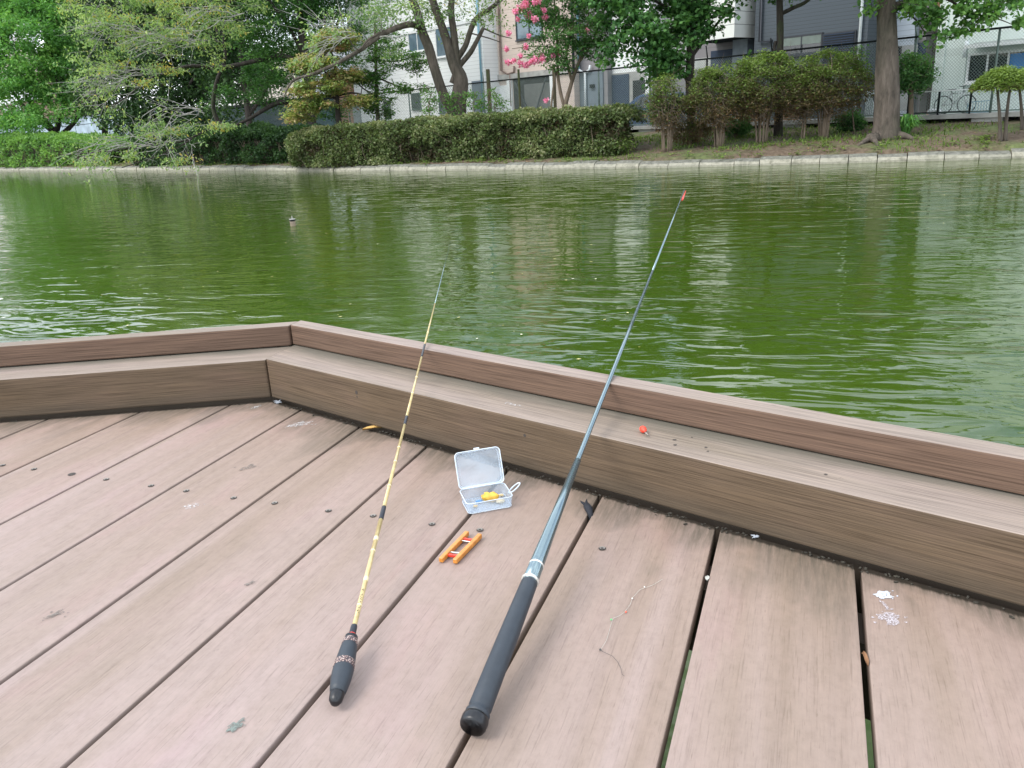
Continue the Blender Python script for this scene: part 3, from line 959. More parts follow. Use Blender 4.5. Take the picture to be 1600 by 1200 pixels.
mb = MB(); mb.add(*blob(c, (0.0165, 0.0085, 0.0085), 1.3, 16, 10, 0.5, 3, -0.25)); mb.build('bait_lump', M_YEL, smooth=True)
bpy.data.objects['bait_lump'].location = (0, 0, 0)
tag(bpy.data.objects['bait_lump'], 'yellow doughy lump lying inside the clear plastic box', 'bait')
for (x, y, z, r, mt, nm, lb) in ((0.067, 0.022, 0.006, 0.006, M_CREAM, 'bait_crumb', 'cream crumb beside the yellow lump at the right end of the box'),
                                (0.076, 0.046, 0.0055, 0.0036, M_CREAM, 'bait_crumb', 'tiny pale crumb in the back right corner of the box'),
                                (0.020, 0.022, 0.0044, 0.0032, M_YEL, 'bait_crumb', 'tiny yellow crumb in the front left of the box')):
    mb = MB(); mb.add(*blob(fr_base(x, y, z), (r * 1.5, r, r * 0.7), x * 100, 10, 6, 0.4)); tag(mb.build(nm, mt, smooth=True), lb, 'bait')
M_BLUE = plain('blue_bead', (0.10, 0.25, 0.5), 0.3)
mb = MB(); mb.add(*blob(fr_base(0.030, 0.036, 0.0058), (0.007, 0.003, 0.003), 5, 10, 6, 0.2)); mb.tube([fr_base(0.036, 0.038, 0.0058), fr_base(0.044, 0.048, 0.006), fr_base(0.040, 0.054, 0.006)], 0.0005, 5)
tag(mb.build('fishing_float', M_BLUE, smooth=True), 'small blue float lying left of the yellow lump in the box', 'float')

# ------------------------------------------------------------------ line winder
M_ORW, nto, bo = new_mat('orange_varnished_wood')
fo = nz(nto, coords(nto, 0, (120, 120, 120)), 1.0, 4)
nto.links.new(ramp(nto, fo, [(0.3, (0.46, 0.17, 0.025)), (0.7, (0.66, 0.27, 0.05))]), bo.inputs['Base Color'])
bo.inputs['Roughness'].default_value = 0.3
wr = 0.0047
w1a, w1b = on_z(690, 874, wr), on_z(729, 834, wr)
w2a, w2b = on_z(712, 876, wr), on_z(749, 838, wr)
wd = empty('line_winder', (w1a.x, w1a.y, 0), label='small orange wooden line winder frame with red rungs lying on the planks', cat='line winder')
for p, q in ((w1a, w1b), (w2a, w2b)):
    d = (q - p).normalized()
    mb = MB(); mb.bar(p - d * 0.003, q + d * 0.003, 0.0078, 0.0085)
    mb.build('side_rail', M_ORW, wd, bevel=0.0018, seg=3)
for f in (0.17, 0.80):
    p, q = w1a.lerp(w1b, f), w2a.lerp(w2b, f)
    mb = MB(); mb.bar(p, q, 0.0050, 0.0035); mb.build('rung', M_RED, wd)
for f in (0.27, 0.72):
    p, q = w1a.lerp(w1b, f), w2a.lerp(w2b, f)
    mb = MB(); mb.tube([p + Vector((0, 0, 0.001)), q + Vector((0, 0, 0.001))], 0.0009, 6); mb.build('wire_pin', M_RING, wd)

# ------------------------------------------------------------------ small things on kerb and deck
kz = 0.1165
p = on_z(1005, 671, kz + 0.0065)
dirn = (on_z(1015, 683, kz + 0.004) - p); dirn.z = 0; dirn.normalize()
fl = empty('fishing_float', (p.x, p.y, kz), label='bright red teardrop float with metal swivel on the step of the kerb', cat='float')
mb = MB(); mb.tube([p - dirn * 0.0085, p - dirn * 0.0078, p - dirn * 0.005, p, p + dirn * 0.004, p + dirn * 0.008, p + dirn * 0.010], [0.0008, 0.003, 0.0056, 0.0064, 0.0056, 0.0032, 0.0022], 14)
mb.build('bulb', plain('fluorescent_red', (0.95, 0.07, 0.035), 0.35), fl, smooth=True)
e = p + dirn * 0.010 + Vector((0, 0, -0.0018))
mb = MB(); mb.tube([e, e + dirn * 0.004, e + dirn * 0.0045, e + dirn * 0.010, e + dirn * 0.011, e + dirn * 0.016], [0.0016, 0.0016, 0.0022, 0.0020, 0.0010, 0.0008], 8)
mb.build('swivel', M_SCREW, fl, smooth=True)

# black frayed scrap sticking out of the gap
p0 = on_z(923, 806, -0.002); p1 = on_z(920, 795, 0.004); p2 = on_z(913, 784, 0.006)
mb = MB()
mb.tube([p0 + Vector((0, 0, -0.02)), p0, p1, p1.lerp(p2, 0.5)], [0.003, 0.0042, 0.0075, 0.0062], 8)
for k in range(7):
    d = (p2 - p1).normalized() + Vector((random.uniform(-.5, .5), random.uniform(-.5, .5), random.uniform(-.2, .3)))
    q = p1.lerp(p2, random.uniform(0.0, 0.6)); mb.tube([q, q + d * 0.006, q + d * random.uniform(0.010, 0.017)], [0.003, 0.0022, 0.0006], 5)
tag(mb.build('cloth_scrap', plain('black_cloth', (0.012, 0.014, 0.02), 0.8), smooth=True), 'small frayed black scrap caught in the plank gap beside the dark rod', 'scrap')

# dry leaves
def leaf_mesh(c, yaw, ln, w, curl, mat, name, label=None, cat='leaf', grp=None, tilt=0.0):
    mb = MB(); vs = []; n = 7
    d = Vector((math.cos(yaw), math.sin(yaw), 0)); s_ = Vector((-d.y, d.x, 0))
    for i in range(n):
        t = i / (n - 1); ww = w * math.sin(math.pi * min(1, t * 0.94 + 0.03)) ** 0.8 * (0.9 + 0.15 * math.sin(9 * t))
        z = curl * math.sin(math.pi * t) + tilt * t
        for u, lift in ((-1, curl * 0.9), (0, 0), (1, curl * 0.7)):
            vs.append(Vector(c) + d * (ln * (t - 0.5)) + s_ * (ww * 0.5 * u) + Vector((0, 0, z * 0.5 + lift * abs(u))))
    fs = []
    for i in range(n - 1):
        for k in range(2): a = i * 3 + k; fs.append((a, a + 3, a + 4, a + 1))
    mb.add(vs, fs)
    mb.tube([Vector(c) + d * (ln * 0.5) + Vector((0, 0, tilt * 0.5)), Vector(c) + d * (ln * 0.72) + Vector((0, 0, 0.001))], [0.0009, 0.0006], 5)
    o = mb.build(name, mat, smooth=True)
    if label: tag(o, label, cat, grp)
    return o
M_DRY = plain('dry_leaf', (0.52, 0.32, 0.10), 0.7, var=0.3, scale=90)
M_DRYB = plain('brown_leaf', (0.22, 0.11, 0.05), 0.8, var=0.3, scale=90)
leaf_mesh(on_z(586, 671, 0.003), 0.1, 0.058, 0.022, 0.006, M_DRY, 'dry_leaf', 'curled yellow-brown dry leaf at the foot of the kerb near the bamboo rod')
leaf_mesh(on_z(1352, 1034, -0.004), 1.45, 0.022, 0.006, 0.004, M_DRYB, 'dry_leaf', 'brown leaf scrap wedged in the rightmost plank gap', tilt=0.01)
leaf_mesh(on_z(1105, 905, -0.003), 1.3, 0.012, 0.008, 0.003, plain('pale_leaf', (0.45, 0.45, 0.40), 0.7), 'leaf_scrap', 'pale scrap stuck in the plank gap below the kerb, centre right')
M_FLUFF = plain('white_down', (0.42, 0.45, 0.49), 0.9)
def fluff(px, py, r, label):
    mb = MB(); c = on_z(px, py, 0.002)
    for k in range(22):
        d = Vector((random.uniform(-1, 1), random.uniform(-.6, .6), random.uniform(0, .5)))
        mb.tube([c + d * r * 0.1, c + d * r * 0.6 + Vector((0, 0, r * 0.15)), c + d * r], [0.0012, 0.0009, 0.0003], 4, False)
    mb.add(*blob(c, (r * 0.5, r * 0.35, r * 0.25), px, 8, 5, 0.4))
    tag(mb.build('feather_down', M_FLUFF, smooth=True), label, 'feather')
fluff(434, 629, 0.012, 'tuft of bluish white down in the bend of the kerb')
fluff(1180, 839, 0.007, 'small white down tuft under the right kerb beam')

# bird droppings: irregular dried splashes
def splash(name, px, py, rx, ry, yaw, mat, label, seed, drops=6, spikes=0.35):
    mb = MB(); c = on_z(px, py, 0.0007); n = 28
    def pool(cc, a, b_, amp, sd2):
        vs = []
        for k in range(n):
            t = 2 * math.pi * k / n
            rr = 1 + amp * noise.noise(Vector((math.cos(t) * 1.7, math.sin(t) * 1.7, sd2))) * 2
            x, y = a * rr * math.cos(t), b_ * rr * math.sin(t)
            vs.append(cc + Vector((x * math.cos(yaw) - y * math.sin(yaw), x * math.sin(yaw) + y * math.cos(yaw), 0)))
        ct = cc + Vector((0, 0, 0.0006))
        mb.add(vs + [ct], [(k, (k + 1) % n, n) for k in range(n)])
    pool(c, rx, ry, spikes, seed)
    rnd = random.Random(seed)
    for k in range(drops):
        a = rnd.uniform(0, 6.28); d = rnd.uniform(1.0, 1.7)
        pool(c + Vector((math.cos(a) * rx * d, math.sin(a) * ry * d, 0)), rx * rnd.uniform(0.06, 0.18), rx * rnd.uniform(0.05, 0.12), 0.3, k + seed)
    return tag(mb.build(name, mat), label, 'bird dropping')
def dirty(name, c, a, scale):
    m, nt, b = new_mat(name)
    b.inputs['Base Color'].default_value = rgb(c); b.inputs['Roughness'].default_value = 0.9
    f = nz(nt, coords(nt), scale, 6, 0.7)
    tr = nt.nodes.new('ShaderNodeBsdfTransparent'); mx = nt.nodes.new('ShaderNodeMixShader')
    nt.links.new(ramp(nt, f, [(a - 0.08, (0, 0, 0)), (a + 0.12, (1, 1, 1))]), mx.inputs['Fac'])
    nt.links.new(tr.outputs[0], mx.inputs[1]); nt.links.new(b.outputs[0], mx.inputs[2])
    nt.links.new(mx.outputs[0], nt.nodes['Material Output'].inputs['Surface'])
    return m
M_DROP = dirty('chalky_white', (0.60, 0.65, 0.72), 0.40, 420)
M_DROP2 = dirty('faded_white', (0.50, 0.46, 0.48), 0.48, 480)
M_DROP3 = dirty('faint_smear', (0.62, 0.62, 0.62), 0.55, 200)
M_ALG = dirty('grey_green_patch', (0.16, 0.19, 0.17), 0.42, 120)
M_SMUDGE = dirty('dark_smudge', (0.17, 0.15, 0.13), 0.50, 160)
splash('bird_dropping', 1379, 929, 0.0125, 0.0085, 0.3, M_DROP, 'chalky white dropping on the rightmost plank below the kerb', 3.1)
splash('bird_dropping', 1391, 965, 0.017, 0.013, 0.2, M_DROP2, 'faded pinkish white splash just below the chalky dropping', 5.7, 10)
splash('bird_dropping', 1382, 945, 0.0022, 0.012, 0.1, M_DROP2, 'thin white run between the two splashes on the rightmost plank', 8.8, 0)
splash('bird_dropping', 466, 663, 0.030, 0.016, 0.5, M_DROP3, 'faint white streak on the plank below the kerb bend', 4.2, 4)
splash('bird_dropping', 300, 790, 0.016, 0.010, 0.2, M_DROP3, 'faint white smear beside the row of screws', 6.1, 3)
splash('bird_dropping', 400, 636, 0.014, 0.008, 0.9, M_DROP3, 'small white mark on the deck close to the left kerb', 9.3, 5)
def patch(px, py, rx, ry, yaw, mat, label, seed):
    o = splash('stain', px, py, rx, ry, yaw, mat, label, seed, 3, 0.5); o['category'] = 'stain'; return o
patch(368, 1133, 0.0095, 0.0062, 0.9, M_ALG, 'small grey-green stain on a plank near the bottom edge', 2.2)
patch(390, 911, 0.007, 0.004, 0.8, M_SMUDGE, 'small dark smudge on a plank left of the bamboo rod', 7.2)
patch(388, 730, 0.018, 0.009, 0.8, M_SMUDGE, 'soft dark smudge on the plank above the screw row', 1.2)
patch(85, 960, 0.016, 0.006, 0.8, M_SMUDGE, 'dark streak on the plank near the left edge', 12.9)
# pale scuff on the kerb step
for o in (splash('scuff_mark', 799, 631, 0.020, 0.006, -0.75, M_DROP3, 'pale scuff mark on the kerb step left of the dark rod', 11.0, 0),):
    o.location.z = 0; o['category'] = 'scuff mark'
    dlt = on_z(799, 631, kz + 0.0007) - on_z(799, 631, 0.0007); o.location = dlt

# fishing rig lying on the plank
rg = empty('fishing_rig', on_z(953, 1020, 0), label='thin fishing rig with beads, sinker and hook on the plank beside the dark rod', cat='fishing rig')
line = [(938, 1016, .002), (948, 1000, .0012), (955, 975, .001), (958, 966, .001), (968, 962, .001), (976, 956, .001), (985, 944, .001), (988, 934, .001), (1000, 921, .001), (1020, 914, .001), (1035, 905, .001)]
mb = MB(); mb.tube([on_z(a, b, z) for a, b, z in line], 0.00022, 4); mb.build('line', M_LINE, rg)
hk = [(938, 1016), (948, 1021), (957, 1025), (965, 1034), (970, 1044), (972, 1054), (975, 1056)]
mb = MB(); mb.tube([on_z(a, b, 0.0012) for a, b in hk], 0.00022, 5); mb.build('hook', plain('dark_steel', (0.07, 0.07, 0.07), 0.4, 0.8), rg)
for px, py, r, c_, nm in ((938, 1015, 0.0016, (0.05, 0.05, 0.05), 'sinker'), (955, 968, 0.0014, (0.15, 0.55, 0.2), 'bead'), (978, 956, 0.0014, (0.85, 0.12, 0.06), 'bead'), (988, 935, 0.0011, (0.8, 0.8, 0.75), 'bead'), (1007, 917, 0.0010, (0.8, 0.8, 0.75), 'bead')):
    mb = MB(); mb.add(*blob(on_z(px, py, r), (r, r, r), 0, 8, 6, 0)); mb.build(nm, plain('bead_%d' % px, c_, 0.3, var=0.01), rg, smooth=True)
# crumbs and grit swept against the kerb
mb = MB()
rnd = random.Random(5)
for k in range(520):
    side = 'R' if rnd.random() < 0.72 else 'L'
    n_ = NR if side == 'R' else NL; t = Vector((n_.y, -n_.x, 0)) * (1 if side == 'R' else -1)
    c_ = mitre(-abs(rnd.gauss(0, 0.008)) + 0.004) + t * rnd.uniform(0, 2.6)
    r = rnd.uniform(0.0006, 0.0024)
    mb.add(*blob((c_.x, c_.y, r * 0.5), (r * rnd.uniform(1, 2.4), r, r * 0.7), k, 5, 3, 0.3, 2, rnd.uniform(0, 3)))
tag(mb.build('debris', plain('dark_debris', (0.045, 0.04, 0.03), 0.95, var=0.6, scale=200)), 'dark grit and crumbs swept along the foot of the kerb', 'debris', kind='stuff')

# ================================================================== the far side
def P2(px, py, Y):
    p = at(px, py, Y); return np.array(p)

# ---- raised slab, fence and rails
slab = empty('ledge_slab', fp(-20, 0.3, 0.06), label='long thin concrete ledge carrying the chain-link fence above a dark void', cat='ledge')
A0, A1_ = -125.0, 12.0
mb = MB(); mb.fbox(A0, A1_, -0.30, 0.74, -0.03, 0.08); mb.build('slab', M_CONC, slab)
mb = MB(); mb.fbox(A0, A1_, 0.42, 0.70, -0.55, -0.031); mb.build('back_wall', M_DARKWALL, slab)
for px, py in ((1014, 205), (1545, 180), (1240, 200), (820, 210), (640, 210), (1800, 150)):
    a, z = fa(px, py, -0.1)
    mb = MB(); mb.fbox(a - 0.38, a + 0.38, -0.22, 0.2, -0.6, -0.031); mb.build('pier', M_CONC, slab)

fence = empty('chain_link_fence', fp(-10, 0, 0.08), label='tall green-grey chain-link fence with dark top rail between the bank and the houses', cat='fence')
ztop = 2.16
post_px = [(1556, 100), (1427, 110), (1305, 120), (1204, 130), (1104, 140), (1016, 150), (936, 155), (757, 160), (640, 165), (545, 170), (462, 180), (395, 185), (330, 190), (270, 195), (215, 200), (165, 205), (120, 210), (80, 212), (40, 215), (5, 216)]
post_a = [fa(px, py, 0)[0] for px, py in post_px]
post_a = [fa(1720, 90, 0)[0]] + post_a
for i, a in enumerate(post_a):
    mb = MB(); r = 0.032
    mb.tube([fp(a, 0, 0.0801), fp(a, 0, ztop + (0.0 if i % 2 else 0.02))], r, 8)
    if i in (2, 4, 5, 7, 8): mb.tube([fp(a, 0.03, ztop - 0.02), fp(a - 0.12, 0.10, ztop + 0.42)], 0.022, 6)
    mb.build('post', M_DARKRAIL if i in (4, 5) else M_FENCE, fence, smooth=True)
mb = MB(); mb.tube([fp(post_a[0], -0.02, ztop), fp(post_a[-1], -0.02, ztop)], 0.030, 6); mb.build('top_rail', M_DARKRAIL, fence)
mb = MB(); mb.tube([fp(post_a[0], 0.0, 0.13), fp(post_a[-1], 0.0, 0.13)], 0.02, 6); mb.build('bottom_rail', M_FENCE, fence)
for i in range(len(post_a) - 1):
    a0, a1 = post_a[i + 1] + 0.03, post_a[i] - 0.03
    if a0 < -80: continue
    W_, H_ = a1 - a0, ztop - 0.02 - 0.14
    pitch = 0.085 if a0 > -30 else 0.14
    mb = MB(); th = 0.0042 if a0 > -30 else 0.006
    k = -H_
    while k < W_:
        for sgn in (1, -1):
            u0, u1 = max(0, k), min(W_, k + H_)
            if u1 - u0 < 0.02: continue
            z0_, z1_ = 0.14 + (u0 - k), 0.14 + (u1 - k)
            if sgn < 0: u0, u1 = W_ - u0, W_ - u1
            p, q = fp(a0 + u0, 0.012 * sgn, z0_), fp(a0 + u1, 0.012 * sgn, z1_)
            d = (q - p).normalized(); s1 = FN * th; s2 = d.cross(FN) * th
            mb.add([p + s1, p - s1 * 0.5 + s2 * 0.87, p - s1 * 0.5 - s2 * 0.87, q + s1, q - s1 * 0.5 + s2 * 0.87, q - s1 * 0.5 - s2 * 0.87], [(0, 1, 4, 3), (1, 2, 5, 4), (2, 0, 3, 5)])
        k += pitch
    tag(mb.build('wire_mesh', M_WIRE, fence), kind='stuff')
# low railing in front of the white house
rail = empty('low_railing', fp(fa(1470, 160, -0.2)[0], -0.2, 0.08), label='low railing panel with white top bar in front of the mint-white house', cat='railing')
ra, rz = fa(1421, 144, -0.22); rb, _ = fa(1519, 137, -0.22)
mb = MB(); mb.fbox(ra, rb, -0.245, -0.205, rz - 0.03, rz); mb.build('top_bar', M_WHITE, rail)
mb = MB(); mb.fbox(ra, rb, -0.24, -0.21, 0.14, 0.165); mb.build('bottom_bar', M_DARKRAIL, rail)
for f in (0, 0.5, 1):
    a = ra + (rb - ra) * f
    mb = MB(); mb.fbox(a - 0.02, a + 0.02, -0.2445, -0.2055, 0.0801, rz - 0.031); mb.build('post', M_DARKRAIL, rail)
mb = MB()
for k in range(26):
    a = ra + (rb - ra) * (k + 0.5) / 26
    mb.fbox(a - 0.003, a + 0.003, -0.228, -0.222, 0.165, rz - 0.031)
tag(mb.build('mesh', M_WIRE, rail), kind='stuff')

# ---- houses
M_SIDE_W = siding_mat('white_lap_siding', (0.80, 0.82, 0.81), 0.165, groove=0.72, dirt=0.05)
M_SIDE_W2 = siding_mat('white_boards', (0.80, 0.82, 0.81), 0.17, groove=0.78, dirt=0.03)
M_MINT = siding_mat('pale_mint_render', (0.70, 0.79, 0.75), 1.9, groove=0.85, dirt=0.12)
M_BEIGE = siding_mat('beige_pink_siding', (0.60, 0.50, 0.44), 0.20, groove=0.8, dirt=0.06)
M_GREYW = siding_mat('grey_render', (0.235, 0.225, 0.235), 0.5, groove=0.85)
M_SLATE = siding_mat('slate_blue_siding', (0.080, 0.100, 0.120), 0.115, groove=0.45, dirt=0.05)
M_LBLUE = siding_mat('light_blue_siding', (0.42, 0.49, 0.58), 0.16, groove=0.6, dirt=0.05)
M_BLUEGREY = siding_mat('blue_grey_wall', (0.16, 0.20, 0.235), 0.6, groove=0.8)
M_PANEL = plain('cream_white_panel', (0.74, 0.76, 0.72), 0.55, var=0.06, scale=1.5)
M_BROWNW = siding_mat('brown_render', (0.24, 0.135, 0.08), 0.8, groove=0.8)
M_PINKB = siding_mat('pink_brown_brick', (0.42, 0.27, 0.22), 0.25, groove=0.75)
M_NAVY = siding_mat('navy_shutter', (0.025, 0.045, 0.085), 0.10, groove=0.5, dirt=0.02)
M_TEAL = siding_mat('teal_shutter', (0.03, 0.10, 0.13), 0.3, groove=0.6)
M_PIPEB = plain('pale_blue_pipe', (0.22, 0.40, 0.50), 0.4)
M_PIPEW = plain('white_pipe', (0.70, 0.76, 0.78), 0.4)
M_PIPEBR = plain('brown_pipe', (0.16, 0.11, 0.09), 0.5)
M_ROOF = plain('dark_roof', (0.07, 0.07, 0.075), 0.8)
M_FRAME = plain('white_frame', (0.66, 0.68, 0.68), 0.4)
M_DFRAME = plain('dark_frame', (0.03, 0.035, 0.045), 0.4)
M_DARK = plain('dark_interior', (0.012, 0.014, 0.016), 0.9)
M_CURT = plain('pale_curtain', (0.45, 0.47, 0.45), 0.8)

def house(name, label, px0, px1, s, depth, ztop_, mat, pyr=100, z0=-0.24, cat='house'):
    a0, a1 = fa(px0, pyr, s)[0], fa(px1, pyr, s)[0]
    h = empty(name, fp((a0 + a1) / 2, s, z0), label=label, cat=cat)
    mb = MB(); mb.fbox(a0, a1, s, s + depth, z0, ztop_); mb.build('wall', mat, h)
    mb = MB(); mb.fbox(a0 - 0.15, a1 + 0.15, s - 0.18, s + depth + 0.15, ztop_ + 0.002, ztop_ + 0.16)
    mb.build('roof', M_ROOF, h)
    h['s'] = s
    return h

def rect(px0, py0, px1, py1, s):
    a0, z1 = fa(px0, (py0), s); a1, z0 = fa(px1, py1, s)
    # rows are slanted in the photograph: py0 is read at px0, py1 at px1
    return min(a0, a1), max(a0, a1), min(z0, z1), max(z0, z1)

def arect(h, name, a0, a1, z0, z1, so, si, mat, **k):
    s = h['s']; mb = MB(); mb.fbox(a0, a1, s + so, s + si, z0, z1); return mb.build(name, mat, h, **k)

def window(h, px0, py0, px1, py1, glass=None, frame=None, mull=1, fw=0.05, recess=0.0, sill=True, cross=0, name='window'):
    """frame ring proud of the wall, glass set back inside it"""
    s = h['s']; a0, a1, z0, z1 = rect(px0, py0, px1, py1, s)
    frame = frame or M_FRAME; glass = glass or M_GLASS
    w = empty(name, fp((a0 + a1) / 2, s, z0)); w.parent = h; w.location = fp((a0 + a1) / 2, s, z0) - h.location
    def sub(nm, *q):
        mb = MB(); mb.fbox(*q); return mb.build(nm, q_m[0], w)
    q_m = [frame]
    mb = MB()
    mb.fbox(a0, a1, s - 0.06, s - 0.003, z1 - fw, z1); mb.fbox(a0, a1, s - 0.06, s - 0.003, z0, z0 + fw)
    mb.fbox(a0, a0 + fw, s - 0.0598, s - 0.0032, z0 + fw, z1 - fw); mb.fbox(a1 - fw, a1, s - 0.0598, s - 0.0032, z0 + fw, z1 - fw)
    for k in range(mull):
        am = a0 + (a1 - a0) * (k + 1) / (mull + 1); mb.fbox(am - fw * 0.4, am + fw * 0.4, s - 0.056, s - 0.0035, z0 + fw, z1 - fw)
    for k in range(cross):
        zm = z0 + (z1 - z0) * (k + 1) / (cross + 1); mb.fbox(a0 + fw, a1 - fw, s - 0.052, s - 0.004, zm - 0.02, zm + 0.02)
    mb.build('frame', frame, w)
    mb = MB(); mb.fbox(a0 + fw, a1 - fw, s - 0.024, s - 0.006, z0 + fw, z1 - fw); mb.build('pane', glass, w)
    if sill:
        mb = MB(); mb.fbox(a0 - 0.04, a1 + 0.04, s - 0.10, s - 0.0025, z0 - 0.05, z0 - 0.002); mb.build('sill', frame, w)
    return w

def pipe(h, pts, r, mat, s_off=-0.08, name='downpipe'):
    s = h['s'] + s_off
    mb = MB(); mb.tube([on_f(px, py, s) for px, py in pts], r, 8); return mb.build(name, mat, h, smooth=True)

def vpipe(h, px, py0, py1, r, mat, s_off=-0.08, up=None, name='downpipe'):
    a, z1 = fa(px, py0, h['s'] + s_off); _, z0 = fa(px, py1, h['s'] + s_off)
    mb = MB(); mb.tube([fp(a, h['s'] + s_off, max(z0, 0.062)), fp(a, h['s'] + s_off, up or z1)], r, 8); return mb.build(name, mat, h, smooth=True)

def opening(h, px0, py0, px1, py1, mat, nm='garage_door', so=-0.03, rails=0):
    a0, a1, z0, z1 = rect(px0, py0, px1, py1, h['s'])
    return arect(h, nm, a0, a1, max(z0, 0.062), z1, so, -0.002, mat)

# white house behind the forked tree
hA = house('white_house', 'white lap-sided house with small grilled windows behind the forked tree', 549, 756, 1.7, 8, 8.6, M_SIDE_W)
window(hA, 638, 52, 668, 78, mull=1); window(hA, 680, 42, 713, 86, mull=1)
window(hA, 600, 158, 612, 184, M_DARKGLASS, M_DFRAME, 0, cross=0)
for q in ((643, 146, 659, 170), (686, 150, 697, 176)):
    w = window(hA, *q, M_DARKGLASS, M_FENCE, 0, 0.04, name='grilled_window')
    a0, a1, z0, z1 = rect(*q, hA['s']); mb = MB()
    for sgn in (1, -1):
        k = -(z1 - z0)
        while k < a1 - a0:
            u0, u1 = max(0, k), min(a1 - a0, k + z1 - z0)
            if u1 - u0 > 0.05:
                za, zb = z0 + u0 - k, z0 + u1 - k
                ua, ub = (u0, u1) if sgn > 0 else (a1 - a0 - u0, a1 - a0 - u1)
                mb.bar(fp(a0 + ua, hA['s'] - 0.075, za), fp(a0 + ub, hA['s'] - 0.075, zb), 0.016)
            k += 0.14
    mb.build('grille', M_FENCE, w)
vpipe(hA, 747, 40, 172, 0.05, M_PIPEB, up=8.4)
opening(hA, 738, 127, 757, 175, M_BLUEGREY, 'pier_cladding', -0.06)
opening(hA, 551, 165, 566, 195, plain('grey_door', (0.25, 0.28, 0.28), 0.5), 'door')
arect(hA, 'eave_trim', fa(549, 100, 1.7)[0], fa(756, 100, 1.7)[0], 4.9, 5.05, -0.05, -0.003, M_FRAME)
window(hA, 600, -40, 640, -10, mull=1); window(hA, 690, -70, 730, -30, mull=1)

# brown wall house further left
hZ = house('brown_house', 'orange-brown rendered house half hidden by dark trees', 512, 547, 3.2, 8, 3.25, M_BROWNW)
hY = house('teal_shed', 'low teal shuttered shed among the dark trees on the left', 300, 510, 3.0, 5, 2.4, M_TEAL, cat='shed')
hW = house('pink_brown_building', 'pink-brown apartment block rising behind the leftmost bright green tree', -60, 62, 18, 12, 16, M_PINKB, pyr=200, cat='building')
for k in range(4):
    for j in range(3):
        window(hW, 2 + j * 20, 30 + k * 42, 14 + j * 20, 48 + k * 42, M_DARKGLASS, fw=0.08)
for k in range(4):
    a0, a1, z0, z1 = rect(-60, 22 + k * 42, 62, 27 + k * 42, 18)
    arect(hW, 'balcony', a0, a1, z0 - 0.2, z1 + 0.9, -1.3, -0.003, M_FRAME if k % 2 else M_BEIGE)
hV = house('grey_block_building', 'pale blue-grey low building behind the far-left fence', -70, 200, 6, 8, 3.4, plain('pale_blue_grey', (0.26, 0.33, 0.38), 0.7, scale=0.6, var=0.4), pyr=200, cat='building')

# beige house with the carport
hB = house('beige_house', 'beige-pink sided house with open carport behind the crape myrtle', 757.6, 896, 2.6, 7, 8.0, M_BEIGE)
window(hB, 806, 22, 849, 57, mull=1, frame=M_DFRAME); window(hB, 768, -70, 800, -30, mull=1); window(hB, 850, -70, 885, -30)
a0, z1 = fa(802, 123, 2.6); a1, _ = fa(862, 120, 2.6)
arect(hB, 'carport_lintel', fa(758, 120, 2.6)[0], fa(896, 118, 2.6)[0], z1, z1 + 0.22, -0.10, -0.003, M_CONC)
arect(hB, 'carport_opening', a0, a1, 0.062, z1 - 0.003, -0.02, -0.002, M_DARK)
arect(hB, 'carport_gate', a0 + 0.2, a1 - 0.1, 0.07, 0.45, -0.12, -0.06, M_DFRAME)
arect(hB, 'carport_back_panel', a0 + (a1 - a0) * 0.30, a0 + (a1 - a0) * 0.95, 0.4, z1 - 0.3, -0.05, -0.021, plain('grey_panel', (0.12, 0.125, 0.12), 0.8))
for f, g in ((0.10, 0.52), (0.92, 0.55)):
    mb = MB(); mb.bar(fp(a0 + (a1 - a0) * f, 2.45, z1 - 0.1), fp(a0 + (a1 - a0) * g, 2.45, 0.5), 0.05); mb.build('brace', M_DFRAME, hB)
arect(hB, 'pillar', fa(795, 150, 2.6)[0], fa(802, 150, 2.6)[0], 0.062, z1 - 0.002, -0.10, -0.003, M_WHITE)
arect(hB, 'pale_wall', fa(764, 150, 2.6)[0], fa(794, 150, 2.6)[0], 0.062, z1 - 0.25, -0.03, -0.003, M_WHITE)
arect(hB, 'pillar', fa(862, 150, 2.6)[0], fa(868, 150, 2.6)[0], 0.062, z1 - 0.002, -0.10, -0.003, M_WHITE)
pipe(hB, [(778, -60), (779, 20), (783, 110), (793, 116), (803, 113), (803, 103)], 0.045, M_PIPEBR); pipe(hB, [(797, 116), (799, 166)], 0.045, M_PIPEBR)
vpipe(hB, 894, 30, 120, 0.06, M_DFRAME, up=7.8)

# grey house
hC = house('grey_house', 'narrow dark grey rendered house with white drainpipe left of the navy shutter', 896.6, 949, 3.0, 7, 7.4, M_GREYW)
opening(hC, 882, 117, 944, 172, M_BLUEGREY, 'lower_wall', -0.06)
pipe(hC, [(915, 170), (914, 114), (907, 111), (905, 109)], 0.05, M_PIPEW, -0.14); pipe(hC, [(914, 114), (921, 109), (922, 102)], 0.05, M_PIPEW, -0.14)
vpipe(hC, 903, 60, 110, 0.06, M_PIPEB, -0.09, up=7.2)
opening(hC, 925, 132, 931, 137, M_DARKRAIL, 'meter_box', -0.16)

# white house with navy garage
hD = house('white_garage_house', 'white-boarded house above a navy garage shutter and parked blue car', 949.6, 1016, 3.3, 8, 7.8, M_SIDE_W2)
opening(hD, 949, 116, 1016, 172, M_CONC, 'garage_wall', -0.02)
opening(hD, 944, 119, 984, 172, M_NAVY, 'garage_shutter', -0.05)
opening(hD, 990, 126, 1010, 172, M_DARK, 'garage_opening', -0.06)
opening(hD, 1011, 60, 1017, 172, M_WHITE, 'corner_post', -0.12)
window(hD, 990, 30, 1008, 60)
